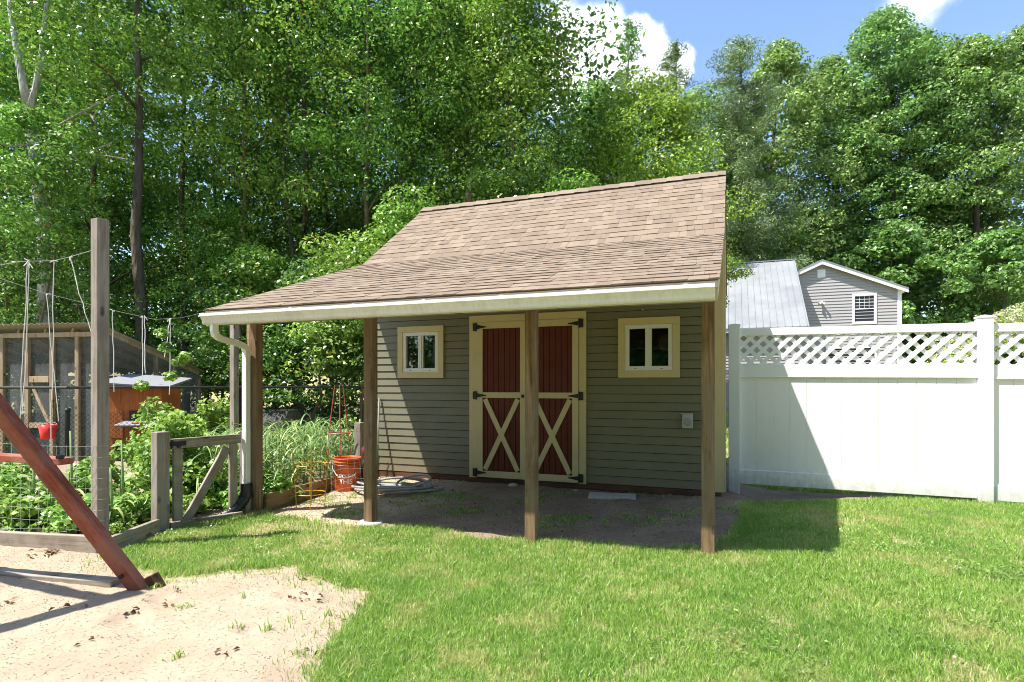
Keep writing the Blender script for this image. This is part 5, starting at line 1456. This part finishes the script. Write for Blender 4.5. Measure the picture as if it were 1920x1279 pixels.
# onions with round flower heads
for i, (px, y, h, lb) in enumerate([(130, 4.95, .80, 'onion plant with the tallest round flower head left of the tall post'), (226, 4.95, .72, 'onion plant with a pale flower stalk just right of the tall post'), (60, 5.3, .55, 'onion plant with thick bent leaves behind the wire fence'), (205, 4.75, .5, 'small onion plant at the foot of the tall post'), (95, 4.8, .5, 'onion plant with blue green leaves near the front board')]):
    x = (px - 960) / FPX * y; t = thing('onion_plant', lb, 'plant', (x, y, float(bed_z(np.array(x), np.array(y)))))
    V, F = straps(7, h * .75, 400 + i, w=.032); np_mesh('leaves', V, F, M['leaf_garlic'], t)
    b = MB(); b.tube([(0, 0, 0), (.02, 0, h * .5), (.0, .01, h)], [.013, .012, .006], 7); b.build('stalk', M['leaf_garlic'], t, smooth=True)
    if i < 2:
        d = np.random.default_rng(i).normal(size=(240, 3)); d /= np.linalg.norm(d, axis=1, keepdims=True)
        V, F = leaf_quads(np.array([0, .01, h + .02]) + d * .044, d, .024, np.random.default_rng(i)); np_mesh('flower_head', V, F, M['blossom'], t)
# weeds at the foot of the bed board and gate
for i, (px, py, h) in enumerate([(235, 1000, .16), (255, 992, .18), (285, 985, .14), (375, 968, .12), (225, 1012, .10)]):
    g_ = gp(px, py); plant('weed', 'small green weed growing along the dark board by the gate', g_.x, g_.y - .06, blob(7, .09, .07, h, .03), .045, 40, .03, 'leaf_garden', 60 + i, 'weeds along the garden board', 3)

# ================================================================== light, sky, camera
to_sun = (-(U * 1.22 + W * 1.0) + Vector((0, 0, 2.85))).normalized()
sl_ = bpy.data.lights.new('sun', 'SUN'); sl_.energy = 5.0; sl_.angle = R(.53); sl_.color = (1.0, .955, .89)
so_ = bpy.data.objects.new('sun', sl_); COL.objects.link(so_); so_.rotation_euler = to_sun.to_track_quat('Z', 'Y').to_euler(); so_.location = to_sun * 60

world = bpy.data.worlds.new('World'); scene.world = world; world.use_nodes = True
n = NT(world.node_tree)
sky = n.n('ShaderNodeTexSky', sky_type='NISHITA'); sky.sun_disc = False
sky.sun_elevation = math.asin(to_sun.z); sky.sun_rotation = math.atan2(to_sun.x, to_sun.y); sky.altitude = 100; sky.air_density = 1.0; sky.dust_density = .6; sky.ozone_density = 1.2
dirv = n.coord('Generated')
nz = n.noise(dirv, 7.5, 8, .58, .2); nz2 = n.noise(n.mapping(dirv, (1, 1, 1), (3, 1, 2)), 3.2, 4)
def dirpx(px, py): return Vector(((px - 960) / FPX, 1, (HORIZON - py) / FPX)).normalized()
def cloud(px, py, r, soft, amp):
    c = dirpx(px, py); d = n.n('ShaderNodeVectorMath', operation='DISTANCE'); n.link(dirv, d.inputs[0]); d.inputs[1].default_value = c
    v_ = n.math('ADD', n.math('SUBTRACT', r, d.outputs['Value']), n.math('MULTIPLY', n.math('SUBTRACT', nz, .5), amp))
    return n.rng(v_, 0, soft)
mk = None
for a_ in ((1090, 130, .080, .03, .13), (1190, 110, .062, .016, .11), (1262, 128, .040, .012, .09), (1140, 60, .040, .03, .10), (1050, 40, .035, .05, .12), (1745, -10, .045, .06, .16), (1690, 5, .03, .06, .12)):
    q = cloud(*a_); mk = q if mk is None else n.math('MAXIMUM', mk, q)
shade = n.mix(n.rng(nz2, .35, .65), (5.6, 5.9, 6.5), (8.2, 8.1, 8.0))
hv = n.n('ShaderNodeHueSaturation'); hv.inputs['Saturation'].default_value = 1.02; hv.inputs['Value'].default_value = 1.0; n.link(sky.outputs[0], hv.inputs['Color'])
colr = n.mix(mk, hv.outputs[0], shade)
bg = n.n('ShaderNodeBackground'); n.link(colr, bg.inputs[0]); bg.inputs[1].default_value = .15
o_ = n.n('ShaderNodeOutputWorld'); n.link(bg.outputs[0], o_.inputs[0])

cam = bpy.data.cameras.new('camera'); cam.sensor_width = 36; cam.lens = 36 * FPX / 1920; cam.shift_y = (HORIZON - 639.5) / 1920; cam.clip_start = .05; cam.clip_end = 2000
co = bpy.data.objects.new('camera', cam); COL.objects.link(co); co.location = (0, 0, EYE); co.rotation_euler = (R(90), 0, 0); scene.camera = co

scene.view_settings.view_transform = 'Standard'; scene.view_settings.look = 'None'; scene.view_settings.exposure = 1.07; scene.view_settings.gamma = 1
scene.render.engine = 'CYCLES'
cy = scene.cycles; cy.max_bounces = 7; cy.diffuse_bounces = 4; cy.glossy_bounces = 3; cy.transmission_bounces = 4; cy.transparent_max_bounces = 12; cy.filter_width = 1.0; cy.use_denoising = True
cy.caustics_reflective = False; cy.caustics_refractive = False; cy.sample_clamp_indirect = 6
